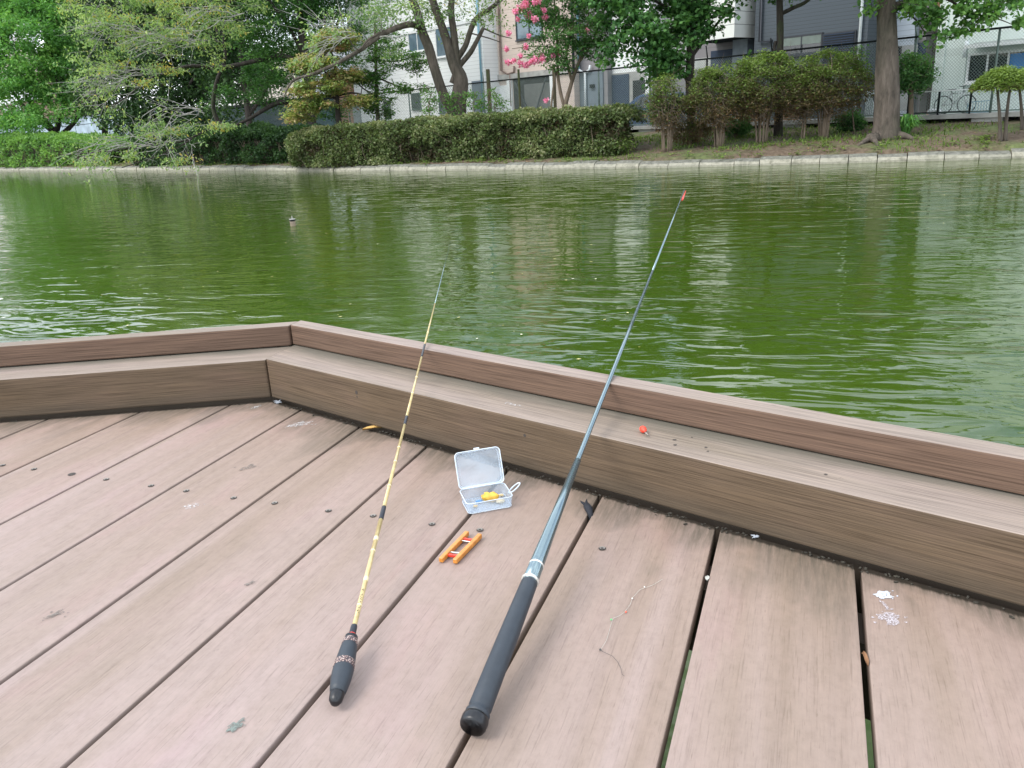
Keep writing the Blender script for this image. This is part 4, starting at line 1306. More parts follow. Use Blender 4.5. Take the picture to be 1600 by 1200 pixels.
# far piece between: house behind maple, mostly hidden
hE = house('pale_grey_house', 'pale grey house mostly hidden behind the dense maple', 1018, 1083, 4.2, 7, 7.0, plain('pale_grey_render', (0.42, 0.43, 0.42), 0.8, scale=2))
opening(hE, 1020, 120, 1080, 172, M_GREYW, 'lower_wall', -0.04)

# house with the projecting panel-clad box
hF = house('panel_clad_house', 'house with a projecting cream-white panelled upper storey over a dark ground floor', 1084, 1177, 4.0, 8, 7.6, M_GREYW)
BXS = 2.3
ba0, bz0 = fa(1076, 68, BXS); ba1, bz1 = fa(1147, 57, BXS)
bzb = (bz0 + bz1) / 2
core = MB(); core.fbox(ba0 + 0.02, ba1 - 0.02, BXS + 0.02, 4.0 - 0.002, bzb, 7.3); core.build('upper_storey', M_DARKRAIL, hF)
z = bzb; row = 0
while z < 7.2:
    h_ = 0.44
    half = (ba0 + ba1) / 2 + 0.15
    for q0, q1 in ((ba0, half - 0.012), (half, ba1)):
        mb = MB(); mb.fbox(q0, q1, BXS, BXS + 0.0195, z + 0.002, z + h_ - 0.014); mb.build('panel', M_PANEL, hF)
    mb = MB(); mb.fbox(ba1 - 0.0195, ba1, BXS + 0.021, 4.0 - 0.005, z + 0.002, z + h_ - 0.014); mb.build('panel', M_PANEL, hF)
    z += h_
opening(hF, 1085, 92, 1111, 108, M_CURT, 'blind', -0.03); opening(hF, 1112, 80, 1153, 112, M_NAVY, 'shutter', -0.06)
a0, a1, z0, z1 = rect(1157, 60, 1176, 172, 4.0)
arect(hF, 'pier', a0, a1, 0.062, z1, -0.5, -0.003, plain('pale_blue_pier', (0.27, 0.32, 0.38), 0.7))
opening(hF, 1085, 125, 1150, 175, M_DARK, 'lower_opening', -0.02)

# slate blue house
hG = house('slate_blue_house', 'slate-blue sided house with long dark window band and louvred shutter', 1177.6, 1352, 3.0, 9, 8.2, M_SLATE)
w = window(hG, 1222, 58, 1285, 82, M_DARKGLASS, M_DFRAME, 1, 0.05)
a0, a1, z0, z1 = rect(1222, 58, 1285, 82, 3.0)
arect(hG, 'blind', a0 + 0.06, a1 - 0.06, z0 + (z1 - z0) * 0.5, z1 - 0.06, -0.045, -0.026, plain('green_grey_blind', (0.16, 0.20, 0.18), 0.7))
a0, a1, z0, z1 = rect(1286, 53, 1336, 92, 3.0)
sh_ = arect(hG, 'louvred_shutter', a0, a1, z0, z1, -0.05, -0.003, M_DFRAME)
k = z0 + 0.05
while k < z1 - 0.05:
    mb = MB(); mb.fbox(a0 + 0.06, a1 - 0.06, 3.0 - 0.085, 3.0 - 0.052, k, k + 0.035); mb.build('slat', M_NAVY, sh_); k += 0.075
for o in list(sh_.children): pass
vpipe(hG, 1349, -20, 172, 0.05, M_PIPEW, up=8.0, s_off=-0.10)
a, zz = fa(1187, 65, 2.9)
mb = MB(); mb.tube([fp(a, 2.9, 8.0), fp(a, 2.9, zz), fp(a + 0.5, 2.9, zz - 0.03)], 0.05, 8); mb.build('downpipe', M_DFRAME, hG, smooth=True)
window(hG, 1205, 120, 1240, 160, M_DARKGLASS, M_DFRAME); window(hG, 1220, -60, 1270, -20, frame=M_DFRAME)
opening(hG, 1245, 130, 1275, 172, plain('grey_white_boxes', (0.30, 0.29, 0.27), 0.7), 'stored_panel', -0.2)

hH = house('light_blue_house', 'light blue sided house glimpsed either side of the large trunk', 1354, 1425, 4.3, 8, 7.6, M_LBLUE)
window(hH, 1354, 18, 1373, 47, M_DARKGLASS, M_WHITE)
vpipe(hH, 1357, -20, 172, 0.10, M_DFRAME, up=7.4, s_off=-0.12)
opening(hH, 1393, 73, 1425, 172, plain('grey_lower_wall', (0.27, 0.29, 0.30), 0.8), 'lower_wall', -0.02); opening(hH, 1401, 73, 1408, 92, M_DARKGLASS, 'small_window', -0.04)
hI = house('dark_grey_annex', 'dark grey annex squeezed between light blue and mint-white houses', 1426, 1443, 4.6, 6, 6.0, M_GREYW)
opening(hI, 1426, 68, 1444, 110, M_NAVY, 'shutter', -0.03)
hJ = house('peach_house', 'peach-coloured house corner showing above the dark annex', 1443.6, 1459, 5.2, 6, 6.5, plain('peach_render', (0.70, 0.40, 0.24), 0.8))
opening(hJ, 1440, 16, 1462, 172, plain('dark_brown_wall', (0.09, 0.075, 0.07), 0.8), 'dark_lower_wall', -0.05)

# mint white house
hK = house('mint_white_house', 'mint-white house with wide awning window behind the low railing', 1460, 1760, 2.2, 9, 7.6, M_MINT)
for px in (1470, 1504):
    a, _ = fa(px, 120, 2.2); arect(hK, 'pilaster', a - 0.06, a + 0.06, 0.062, 2.9 if px > 1500 else 7.5, -0.05, -0.003, M_MINT)
w = window(hK, 1514, 84, 1640, 122, M_DARKGLASS, M_WHITE, 3, 0.06)
a0, a1, z0, z1 = rect(1514, 84, 1640, 122, 2.2)
mb = MB(); mb.fbox(a0 + (a1 - a0) * 0.52, a0 + (a1 - a0) * 0.72, 2.2 - 0.05, 2.2 - 0.026, z0 + 0.25, z1 - 0.1); mb.build('blue_curtain', plain('bright_blue_cloth', (0.02, 0.18, 0.50), 0.6), w)
mb = MB(); mb.fbox(a0 + (a1 - a0) * 0.76, a1 - 0.08, 2.2 - 0.048, 2.2 - 0.027, z0 + 0.1, z1 - 0.1); mb.build('pale_curtain', M_CURT, w)
ha, hz = fa(1511, 72, 1.6)
mb = MB()
q = [fp(ha, 1.6, hz), fp(a1 + 0.4, 1.6, hz), fp(a1 + 0.4, 2.195, hz + 0.10), fp(ha, 2.195, hz + 0.10)]
mb.hexa([p - Vector((0, 0, 0.05)) for p in q] + q); mb.build('awning', plain('awning_grey', (0.30, 0.33, 0.31), 0.6), hK)
mb = MB(); mb.fbox(ha - 0.05, a1 + 0.4, 1.52, 1.595, hz - 0.07, hz + 0.02); mb.build('gutter', M_WHITE, hK)
pipe(hK, [(1511, 64), (1511, 72), (1508, 78), (1507, 90)], 0.06, M_PIPEW, -0.6 + 0.35, 'gutter_elbow')
window(hK, 1500, -60, 1560, -20); window(hK, 1600, -60, 1660, -20)

# far rows of houses behind, so that gaps between the near ones close
rnd = random.Random(3)
cols = [(0.62, 0.62, 0.60), (0.50, 0.45, 0.40), (0.36, 0.38, 0.42), (0.68, 0.66, 0.62)]
a = -95
names = ['behind the far-left trees', 'beyond the brown house roof', 'beyond the white house roof', 'beyond the beige house roof', 'beyond the slate-blue house roof', 'beyond the mint-white house roof', 'past the right edge', 'far past the right edge']
k = 0
for nm, c_ in zip(names, cols * 2):
    w_ = rnd.uniform(11, 14)
    h = empty('background_house', fp(a + w_ / 2, 14, 0.06), label='plain pale house in the second row, ' + nm, cat='house')
    mb = MB(); mb.fbox(a, a + w_ - 0.6, 14, 22, 0.06, rnd.uniform(6.5, 8.5)); mb.build('wall', plain('far_wall_%d' % k, c_, 0.8), h)
    h['s'] = 14
    for j in range(3):
        arect(h, 'window', a + 1.5 + j * 3.6, a + 3.0 + j * 3.6, 4.0, 5.2, -0.06, -0.003, M_DARKGLASS)
    a += w_; k += 1

# ---- parked car
def car():
    s0, s1 = 1.0, 2.55
    a_front = fa(945, 170, s0)[0]; a_back = a_front + 3.5
    z = -0.24
    c = empty('parked_car', fp((a_front + a_back) / 2, s0, z), label='dark blue hatchback parked behind the fence by the navy garage shutter', cat='car')
    M_CAR = plain('dark_blue_car_paint', (0.012, 0.045, 0.13), 0.15, 0.3, var=0.05, spec=0.8)
    prof = [(0.0, 0.25), (0.0, 0.62), (0.12, 0.72), (0.75, 0.90), (1.25, 0.98), (3.45, 1.02), (3.5, 0.7), (3.5, 0.25)]
    k = len(prof); mb = MB()
    vs = [fp(a_front + u, s0 + (0.04 if v > 0.9 else 0), z + v) for u, v in prof] + [fp(a_front + u, s1 - (0.04 if v > 0.9 else 0), z + v) for u, v in prof]
    mb.add(vs, [(j, (j + 1) % k, (j + 1) % k + k, j + k) for j in range(k)] + [tuple(range(k - 1, -1, -1)), tuple(range(k, 2 * k))])
    mb.build('body', M_CAR, c, bevel=0.04, smooth=False)
    cab = [(0.80, 0.91), (1.45, 1.38), (1.7, 1.45), (3.0, 1.45), (3.3, 1.30), (3.42, 1.02)]
    k = len(cab); mb = MB()
    vs = [fp(a_front + u, s0 + 0.10 + (v - 0.9) * 0.25, z + v) for u, v in cab] + [fp(a_front + u, s1 - 0.10 - (v - 0.9) * 0.25, z + v) for u, v in cab]
    mb.add(vs, [(j, (j + 1) % k, (j + 1) % k + k, j + k) for j in range(k)] + [tuple(range(k - 1, -1, -1)), tuple(range(k, 2 * k))])
    mb.build('cabin', M_CAR, c, bevel=0.03)
    for u0, u1 in ((1.30, 2.05), (2.15, 3.0)):
        mb = MB(); y0 = s0 + 0.09
        q = [(u0, 1.0), (u1, 1.0), (u1 - 0.05, 1.36), (u0 + (0.35 if u0 < 1.5 else 0.02), 1.36)]
        mb.add([fp(a_front + u, s0 + 0.095 + (v - 0.9) * 0.25 - 0.006, z + v) for u, v in q] + [fp(a_front + u, s0 + 0.13 + (v - 0.9) * 0.25, z + v) for u, v in q], [(3, 2, 1, 0), (4, 5, 6, 7), (0, 1, 5, 4), (1, 2, 6, 5), (2, 3, 7, 6), (3, 0, 4, 7)])
        mb.build('side_window', M_DARKGLASS, c)
    mb = MB(); q = [(0.86, 0.965), (1.43, 1.375)]
    mb.add([fp(a_front + q[0][0], s0 + 0.2, z + q[0][1]), fp(a_front + q[0][0], s1 - 0.2, z + q[0][1]), fp(a_front + q[1][0], s1 - 0.3, z + q[1][1]), fp(a_front + q[1][0], s0 + 0.3, z + q[1][1])], [(0, 1, 2, 3)])
    mb.build('windscreen', plain('bright_windscreen', (0.30, 0.42, 0.50), 0.08, spec=0.8), c)
    mb = MB(); mb.fbox(a_front + 1.75, a_front + 3.0, s0 + 0.24, s0 + 0.27, z + 1.462, z + 1.485); mb.build('roof_rail', M_RING, c)
    for u in (0.65, 2.85):
        cp = fp(a_front + u, s0 + 0.09, z + 0.29); mb = MB(); mb.tube([cp - FN * 0.10, cp + FN * 0.1], 0.29, 20); wh = mb.build('wheel', M_CAP, c, smooth=False)
        mb = MB(); mb.tube([cp - FN * 0.115, cp - FN * 0.101], 0.18, 16); mb.build('rim', M_RING, wh)
    mb = MB(); mb.fbox(a_front - 0.015, a_front + 0.12, s0 + 0.06, s0 + 0.38, z + 0.6, z + 0.72); mb.build('headlight', M_FRAME, c)
    mb = MB(); mb.bar(fp(a_front + 1.25, s0 - 0.10, z + 1.02), fp(a_front + 1.40, s0 - 0.02, z + 1.02), 0.12, 0.12); mb.build('wing_mirror', M_CAR, c)
car()

# wood stack, stored things, bicycle
st = empty('wood_stack', fp(fa(1140, 175, 0.25)[0], 0.25, 0.08), label='stack of orange-brown timber slats behind the tall shrubs', cat='wood stack')
a0, a1 = fa(1101, 175, 0.25)[0], fa(1196, 170, 0.25)[0]
M_OW = plain('orange_timber', (0.55, 0.30, 0.12), 0.7, var=0.25, scale=4)
for r_ in range(8):
    for c_ in range(4):
        q0 = a0 + (a1 - a0) * c_ / 4 + rnd.uniform(0, 0.05); q1 = a0 + (a1 - a0) * (c_ + 1) / 4 - rnd.uniform(0.02, 0.08)
        mb = MB(); mb.fbox(q0, q1, 0.25, 0.65 + rnd.uniform(-.05, .05), 0.082 + r_ * 0.085, 0.082 + r_ * 0.085 + 0.065); mb.build('slat', M_OW, st)
pl = plain('orange_panel_wood', (0.42, 0.19, 0.07), 0.7)
a0, a1, z0, z1 = rect(1222, 158, 1242, 184, 0.5)
mb = MB(); mb.fbox(a0, a1, 0.45, 0.75, 0.082, 0.55); tag(mb.build('wooden_crate', pl), 'orange-brown wooden crate low behind the middle shrub', 'crate')
bc = empty('bicycle', fp(fa(1483, 160, 0.5)[0], 0.5, 0.08), label='small pale bicycle leaning behind the low railing by the mint-white house', cat='bicycle')
b0 = fa(1474, 160, 0.5)[0]
for u in (0, 0.62):
    cc = fp(b0 + u, 0.5, 0.32)
    pts = [cc + FD * (0.24 * math.cos(t)) + Vector((0, 0, 0.24 * math.sin(t))) for t in np.linspace(0, 2 * math.pi, 25)]
    mb = MB(); mb.tube(pts, 0.014, 6, False); wh = mb.build('wheel', M_CAP, bc, smooth=True)
    mb = MB()
    for k in range(8):
        t = math.pi * k / 8; v_ = FD * (0.235 * math.cos(t)) + Vector((0, 0, 0.235 * math.sin(t))); mb.tube([cc - v_, cc + v_], 0.0025, 4)
    mb.build('spokes', M_RING, wh)
mb = MB()
fA, fB, fC, fD_ = fp(b0, .5, .32), fp(b0 + .62, .5, .32), fp(b0 + .26, .5, .34), fp(b0 + .20, .5, .62)
fE = fp(b0 + .52, .5, .62)
for p, q in ((fA, fC), (fA, fD_), (fC, fD_), (fC, fE), (fE, fB), (fD_, fE)): mb.tube([p, q], 0.016, 6)
mb.build('frame', M_WHITE, bc, smooth=True)
mb = MB(); mb.tube([fE, fp(b0 + .50, .5, .78), fp(b0 + .46, .30, .80)], 0.012, 6); mb.tube([fp(b0 + .50, .5, .78), fp(b0 + .46, .70, .80)], 0.012, 6); mb.build('handlebar', M_DARKRAIL, bc)
mb = MB(); mb.tube([fD_, fp(b0 + .18, .5, .70)], 0.012, 6); mb.bar(fp(b0 + .08, .5, .71), fp(b0 + .30, .5, .72), 0.11, 0.04); mb.build('saddle', M_CAP, bc)
p = fp(fa(1450, 164, .35)[0], .35, 0.16)
mb = MB(); mb.tube([p, p + FD * 0.06, p + FD * 0.36, p + FD * 0.38], [0.02, 0.08, 0.075, 0.05], 12); tag(mb.build('white_bottle', M_WHITE, smooth=True), 'white plastic drum lying behind the left end of the low railing', 'drum')
p = fp(fa(1512, 160, .3)[0], .3, 0.10)
mb = MB()
for k in range(9):
    q = p + FD * (k * 0.07); mb.tube([q + Vector((0, 0, 0)), q + Vector((0, 0, 0.26 + 0.02 * math.sin(k / 3)))], 0.008, 5)
mb.tube([p + Vector((0, 0, .1)), p + Vector((0, 0, .27)) + FD * .05, p + Vector((0, 0, .29)) + FD * .56, p + FD * .56], 0.012, 6); mb.tube([p, p + FD * .56], 0.012, 6)
tag(mb.build('wire_rack', M_PIPEB), 'blue-grey wire rack behind the right end of the low railing', 'rack')
p = fp(fa(1352, 165, .4)[0], .4, 0.082)
mb = MB()
for k in range(5):
    q = p + FD * (k * 0.055); mb.tube([q, q + Vector((0.03, 0, .35)), q + Vector((-0.05, 0, .55)), q + Vector((0.04, 0, .75))], 0.02, 6)
tag(mb.build('folded_chair', M_PIPEW, smooth=True), 'folded white metal garden chair left of the large trunk', 'chair')
# wooden stake and old posts by the carport
for px, py0, py1, r, lb in ((762, 108, 172, 0.09, 'mossy thick wooden post left of the carport'), (810, 108, 168, 0.05, 'thin weathered wooden post in front of the carport'), (865, 100, 172, 0.07, 'tall wooden post beside the crape myrtle trunks')):
    a, z1 = fa(px, py0, -0.5); q = fp(a, -0.5, 0)
    gz = ground_z(q.x, q.y)
    mb = MB(); mb.tube([Vector((q.x, q.y, gz - 0.1)), Vector((q.x, q.y, z1 - 0.02)), Vector((q.x, q.y, z1))], [r, r * 0.95, r * 0.8], 9); tag(mb.build('wooden_post', bark_mat('post_wood_%d' % px, (0.05, 0.045, 0.025), (0.14, 0.12, 0.07), 0.5)), lb, 'post')

# ================================================================== plants
UPV = np.array((0, 0, 1.0))
def leaf_quads(C, size, rng, up=0.45, aspect=0.5, droop=0.0, jitter=0.35):
    n = len(C)
    nrm = rng.normal(size=(n, 3)); nrm /= np.linalg.norm(nrm, axis=1)[:, None]
    nrm = nrm * (1 - up) + UPV * up; nrm /= np.linalg.norm(nrm, axis=1)[:, None] + 1e-9
    d = rng.normal(size=(n, 3)); d[:, 2] -= droop
    d -= nrm * (d * nrm).sum(1)[:, None]; d /= np.linalg.norm(d, axis=1)[:, None] + 1e-9
    s = np.cross(nrm, d)
    L = size * (1 + jitter * rng.uniform(-1, 1, n))[:, None]
    W = L * aspect
    tip = C + d * L - nrm * L * 0.12
    mid = C + d * L * 0.45
    V = np.stack([C, mid + s * W * 0.5 , tip, mid - s * W * 0.5], axis=1)
    return V

def cluster_points(ells, n_clusters, rng, shell=0.55):
    """points inside a union of ellipsoids, denser towards the outside. ells: list of (center(3), radii(3))"""
    vol = np.array([r[0] * r[1] * r[2] for c, r in ells]) ** 0.8; vol /= vol.sum()
    pick = rng.choice(len(ells), n_clusters, p=vol)
    d = rng.normal(size=(n_clusters, 3)); d /= np.linalg.norm(d, axis=1)[:, None]
    rr = rng.uniform(0, 1, n_clusters) ** (1 / 3.0); rr = shell * np.maximum(rr, 0.72) + (1 - shell) * rr
    c = np.array([ells[i][0] for i in pick]); r = np.array([ells[i][1] for i in pick])
    return c + d * rr[:, None] * r

def ell(px, py, Y, rx, ry, rd=None):
    c = P2(px, py, Y); k = Y / F_PX * 1.04
    return (c, np.array((rx * k, (rd if rd else (rx + ry) / 2 * 0.9) * k, ry * k)))

def branch_to(p0, p1, rng, sag=0.12, n=5):
    p0, p1 = np.array(p0), np.array(p1); L = np.linalg.norm(p1 - p0)
    pts = []
    off = rng.normal(size=3) * L * 0.08
    for i in range(n + 1):
        t = i / n; w = math.sin(math.pi * t)
        q = p0 * (1 - t) + p1 * t + off * w + UPV * (sag * L * w)
        if 0 < i < n: q = q + rng.normal(size=3) * L * 0.025
        pts.append(q)
    return pts

def limb_pts(pix, Y, dys=None):
    """limb given by photograph points; returns world points"""
    out = []
    for i, q in enumerate(pix):
        yy = Y + (q[3] if len(q) > 3 else 0)
        out.append(np.array(at(q[0], q[1], yy)))
    return out

def smooth_path(pts, rads, k=4):
    pts = [np.array(p, float) for p in pts]; out, rr = [], []
    n = len(pts)
    for i in range(n - 1):
        p0 = pts[max(i - 1, 0)]; p1 = pts[i]; p2 = pts[i + 1]; p3 = pts[min(i + 2, n - 1)]
        for j in range(k):
            t = j / k
            out.append(0.5 * ((2 * p1) + (-p0 + p2) * t + (2 * p0 - 5 * p1 + 4 * p2 - p3) * t * t + (-p0 + 3 * p1 - 3 * p2 + p3) * t ** 3))
            rr.append(rads[i] * (1 - t) + rads[i + 1] * t)
    out.append(pts[-1]); rr.append(rads[-1])
    return out, rr

def tree(name, label, base, Y, limbs, ells, nclu, nleaf, leaf_size, lmat, bark=None, clr=0.5, flat=0.6, seed=1, twig_bark=None, cat='tree', group=None,
         aspect=0.5, droop=0.3, tint=(0.5, 0.22), twigs=True, up=0.45, shell=0.55, trunk_n=10, parent_leaf='crown', tintz=0.0, knob=None):
    """base: (px) column and depth; limbs: first is the trunk; each a list of (px,py,width_px[,dY])"""
    rng = np.random.default_rng(seed); bark = bark or M_BARK
    b = gp(base, Y)
    t = empty(name, b, label=label, cat=cat, group=group)
    skel = []
    for li, lb in enumerate(limbs):
        pts = limb_pts(lb, Y); rads = [max(0.004, q[2] / 2 / F_PX * (Y + (q[3] if len(q) > 3 else 0))) for q in lb]
        if li == 0:
            pts = [np.array(b) - UPV * 0.25] + pts; rads = [rads[0] * 1.45] + rads
            if len(pts) > 1 and pts[1][2] < b.z + 0.05: pts.pop(1); rads.pop(1)
        pts, rads = smooth_path(pts, rads, 4)
        mb = MB(); mb.tube(pts, rads, trunk_n if li == 0 else 8)
        o = mb.build('trunk' if li == 0 else 'branch', bark, t, smooth=True)
        skel += list(zip(pts, rads))
    sk = np.array([p for p, r in skel]); skr = np.array([r for p, r in skel])
    C = cluster_points(ells, nclu, rng, shell)
    if twigs:
        mb = MB()
        order = np.argsort([np.min(np.linalg.norm(sk - c, axis=1)) for c in C])
        nodes, nr = [p for p in sk], [r for r in skr]
        NA = np.array(nodes)
        for i in order:
            c = C[i]; dd = np.linalg.norm(NA - c, axis=1) + np.maximum(0, NA[:, 2] - c[2]) * 0.6
            j = int(np.argmin(dd)); r0 = min(nr[j] * 0.7, 0.02 + 0.012 * dd[j])
            r0 = max(r0, 0.009 if twig_bark else 0.006)
            pts = branch_to(NA[j], c, rng)
            rs = list(np.linspace(r0, max(0.004, r0 * 0.35), len(pts)))
            mb.tube(pts, rs, 4, False)
            NA = np.vstack([NA, np.array(pts[2:])]); nr += rs[2:]
            for _ in range(2):
                e = c + rng.normal(size=3) * clr * np.array((0.8, 0.8, 0.4)); mb.tube([c, (c + e) / 2 + UPV * 0.03, e], [rs[-1], 0.004, 0.003], 3, False)
        tag(mb.build('twigs', twig_bark or bark, t), kind='stuff')
    # leaves
    per = max(1, nleaf // nclu)
    idx = np.repeat(np.arange(len(C)), per)
    d = rng.normal(size=(len(idx), 3)); d /= np.linalg.norm(d, axis=1)[:, None]
    cl_r = clr * rng.uniform(0.6, 1.3, len(C))
    rr = rng.uniform(0.15, 1, len(idx)) ** 0.6
    pos = C[idx] + d * (rr * cl_r[idx])[:, None] * np.array((1, 1, flat))
    V = leaf_quads(pos, leaf_size, rng, up=up, aspect=aspect, droop=droop)
    ctint = rng.normal(tint[0], tint[1] * 0.7, len(C))
    sh = ctint[idx] + rng.normal(0, tint[1] * 0.6, len(idx))
    if tintz:
        zz = pos[:, 2]; sh += tintz * (zz - zz.mean()) / (zz.std() + 1e-6)
    o = np_quads(parent_leaf, V, lmat, t, sh, origin=tuple(b))
    return t

G_BRIGHT = leaf_mat('bright_green_leaf', [(0.0, (0.056, 0.150, 0.037)), (0.5, (0.131, 0.325, 0.081)), (1.0, (0.250, 0.450, 0.100))], 0.4)
G_DARK = leaf_mat('dark_green_leaf', [(0.0, (0.025, 0.070, 0.022)), (0.5, (0.063, 0.168, 0.050)), (1.0, (0.140, 0.294, 0.084))], 0.38)
G_SHADED = leaf_mat('shaded_green_leaf', [(0.0, (0.012, 0.032, 0.012)), (0.5, (0.032, 0.078, 0.026)), (1.0, (0.075, 0.150, 0.045))], 0.3)  # darker leaf green; the shadow on the left bank is put into the colour
G_MID = leaf_mat('mid_green_leaf', [(0.0, (0.039, 0.104, 0.026)), (0.5, (0.098, 0.227, 0.055)), (1.0, (0.208, 0.377, 0.091))], 0.38)
G_PALE = leaf_mat('pale_yellow_green_leaf', [(0.0, (0.108, 0.204, 0.072)), (0.5, (0.264, 0.396, 0.156)), (0.88, (0.456, 0.552, 0.204)), (1.0, (0.624, 0.480, 0.120))], 0.42)
G_RED = leaf_mat('turning_leaf', [(0.0, (0.12, 0.20, 0.05)), (0.4, (0.30, 0.38, 0.12)), (0.7, (0.48, 0.38, 0.20)), (1.0, (0.52, 0.27, 0.18))], 0.4)
G_HEDGE = leaf_mat('hedge_leaf', [(0.0, (0.072, 0.048, 0.029)), (0.3, (0.060, 0.082, 0.031)), (0.65, (0.126, 0.186, 0.060)), (1.0, (0.288, 0.300, 0.156))], 0.3)
G_SHRUB = leaf_mat('shrub_leaf', [(0.0, (0.156, 0.102, 0.054)), (0.3, (0.102, 0.102, 0.038)), (0.6, (0.120, 0.198, 0.046)), (1.0, (0.240, 0.336, 0.078))], 0.35)
G_PINK = leaf_mat('pink_blossom', [(0.0, (0.62, 0.10, 0.26)), (0.5, (0.78, 0.25, 0.44)), (1.0, (0.88, 0.55, 0.68))], 0.3)
G_GRASS = leaf_mat('grass_blade', [(0.0, (0.06, 0.10, 0.02)), (0.5, (0.11, 0.19, 0.035)), (1.0, (0.22, 0.30, 0.07))], 0.35)

# far-left bright tree (several stems from a low fork)
tree('bright_green_tree', 'bright green spreading tree with low forked dark trunks at the far left', 88, 58,
     [[(87, 226, 16), (86, 214, 13), (80, 200, 9), (62, 180, 6), (40, 150, 5)], [(86, 214, 10), (92, 190, 8), (100, 160, 6), (95, 110, 4)], [(87, 218, 9), (108, 200, 7), (130, 170, 5), (140, 130, 3)],
      [(84, 208, 7), (70, 196, 6), (45, 175, 4), (10, 130, 4)], [(95, 150, 4), (80, 90, 4), (60, 20, 3)], [(88, 216, 7), (104, 216, 5), (112, 228, 4)]],
     [ell(45, 70, 58, 72, 75), ell(95, 120, 58, 45, 62), ell(15, 165, 56, 55, 38), ell(110, 40, 60, 55, 65), ell(70, -25, 60, 90, 48), ell(-60, 60, 60, 70, 90), ell(60, 178, 55, 60, 18)],
     560, 80000, 0.20, G_BRIGHT, M_BARKD, clr=1.0, seed=3, tint=(0.55, 0.2), aspect=0.55)
tree('background_evergreen', 'dark evergreen filling the gap behind the drooping cherry twigs', 262, 52,
     [[(262, 235, 12), (258, 190, 10), (252, 120, 8), (250, 40, 6)], [(258, 190, 6), (285, 150, 5), (310, 110, 4)]],
     [ell(250, 120, 52, 90, 75), ell(190, 60, 54, 70, 70), ell(300, 40, 54, 80, 90), ell(230, -40, 54, 110, 70), ell(240, 190, 51, 80, 34), ell(165, 120, 52, 50, 60), ell(330, 190, 50, 50, 24)],
     560, 64000, 0.21, G_SHADED, M_BARKD, clr=1.1, seed=5, tint=(0.5, 0.24))
tree('background_evergreen', 'second dark evergreen behind the leaning trunk, left of centre', 392, 46,
     [[(392, 225, 11), (388, 180, 9), (380, 120, 7), (372, 40, 6)], [(388, 180, 6), (410, 150, 5), (425, 110, 4)]],
     [ell(370, 120, 47, 60, 45), ell(350, 40, 47, 80, 70), ell(420, 20, 47, 70, 60), ell(380, -80, 47, 120, 80)],
     360, 36000, 0.19, G_SHADED, M_BARKD, clr=1.0, seed=6, tint=(0.55, 0.24))
# dense maple with dark horizontal limbs
tree('dense_maple', 'dense dark green maple with thick dark trunk left of the white house', 483, 37.5,
     [[(487, 215, 22), (484, 190, 19), (486, 150, 15), (478, 100, 12), (470, 40, 9), (465, -60, 6)], [(484, 178, 9), (462, 162, 8), (436, 160, 7), (412, 172, 6), (392, 184, 5), (360, 200, 3)],
      [(484, 130, 8), (470, 100, 7), (440, 87, 6), (405, 95, 5)], [(482, 120, 7), (510, 80, 5), (530, 30, 4)], [(476, 90, 6), (450, 40, 5), (420, 0, 4)]],
     [ell(470, 45, 38, 75, 50), ell(420, 60, 38, 55, 30), ell(415, 140, 38, 62, 22), ell(350, 150, 38, 50, 14), ell(445, 110, 38, 60, 22), ell(530, 25, 38, 50, 44), ell(545, 70, 39, 26, 30), ell(505, 85, 40.5, 44, 40), ell(450, 100, 41, 60, 30), ell(500, 175, 40, 40, 12), ell(470, -80, 38, 140, 90), ell(455, 165, 39, 40, 14)],
     520, 60000, 0.125, G_DARK, M_BARKD, clr=0.62, flat=0.45, seed=8, tint=(0.58, 0.2), up=0.6)
# cherry leaning over the water with sparse pale leaves and grey twigs
tree('cherry_tree', 'leaning cherry with sparse pale leaves and long grey twigs drooping over the water', 360, 37.4,
     [[(364, 250, 9), (354, 228, 8), (345, 200, 7), (333, 168, 6), (338, 130, 5.5), (352, 90, 5), (350, 40, 4), (370, -40, 3)],
      [(412, 92, 6.5), (345, 106, 6, -0.3), (300, 103, 5, -0.8), (262, 112, 4, -1.2), (225, 126, 3, -1.6), (180, 142, 2, -2), (130, 150, 1.4, -2.4)],
      [(350, 70, 4), (300, 40, 3.4, -1), (250, 25, 2.6, -1.6), (205, 22, 2, -2), (150, 32, 1.4, -2.5)],
      [(345, 190, 4), (320, 205, 3.4, -1), (280, 222, 2.6, -2), (230, 226, 2.2, -3), (170, 236, 1.6, -3.6), (90, 243, 1.1, -4)],
      [(300, 217, 2.6, -1.6), (268, 236, 2, -2.4), (235, 248, 1.6, -3), (190, 262, 1.2, -3.6)],
      [(340, 60, 3.4), (330, 20, 3), (280, -10, 2.4, -1), (200, -20, 2, -2)],
      [(225, 126, 2.4, -1.6), (200, 150, 1.7, -2), (160, 168, 1.2, -2.6), (118, 140, 1, -3)]],
     [ell(165, 55, 33.5, 42, 45), ell(225, 30, 34, 75, 38), ell(300, 45, 34.5, 75, 30), ell(150, 95, 33, 40, 18), ell(200, 120, 33.5, 70, 20), ell(160, 150, 33, 40, 12), ell(290, 95, 34, 60, 16),
      ell(150, 0, 33.5, 60, 30), ell(330, 10, 35, 80, 30), ell(260, -50, 34.5, 130, 50),
      ell(280, 250, 33, 34, 6), ell(165, 245, 32.5, 55, 8), ell(290, 198, 33.5, 70, 10), ell(215, 205, 33, 60, 14)],
     380, 17000, 0.125, G_PALE, M_BARKD, clr=0.5, flat=0.4, seed=12, twig_bark=M_TWIG, aspect=0.42, droop=1.1, tint=(0.60, 0.24), shell=0.3)

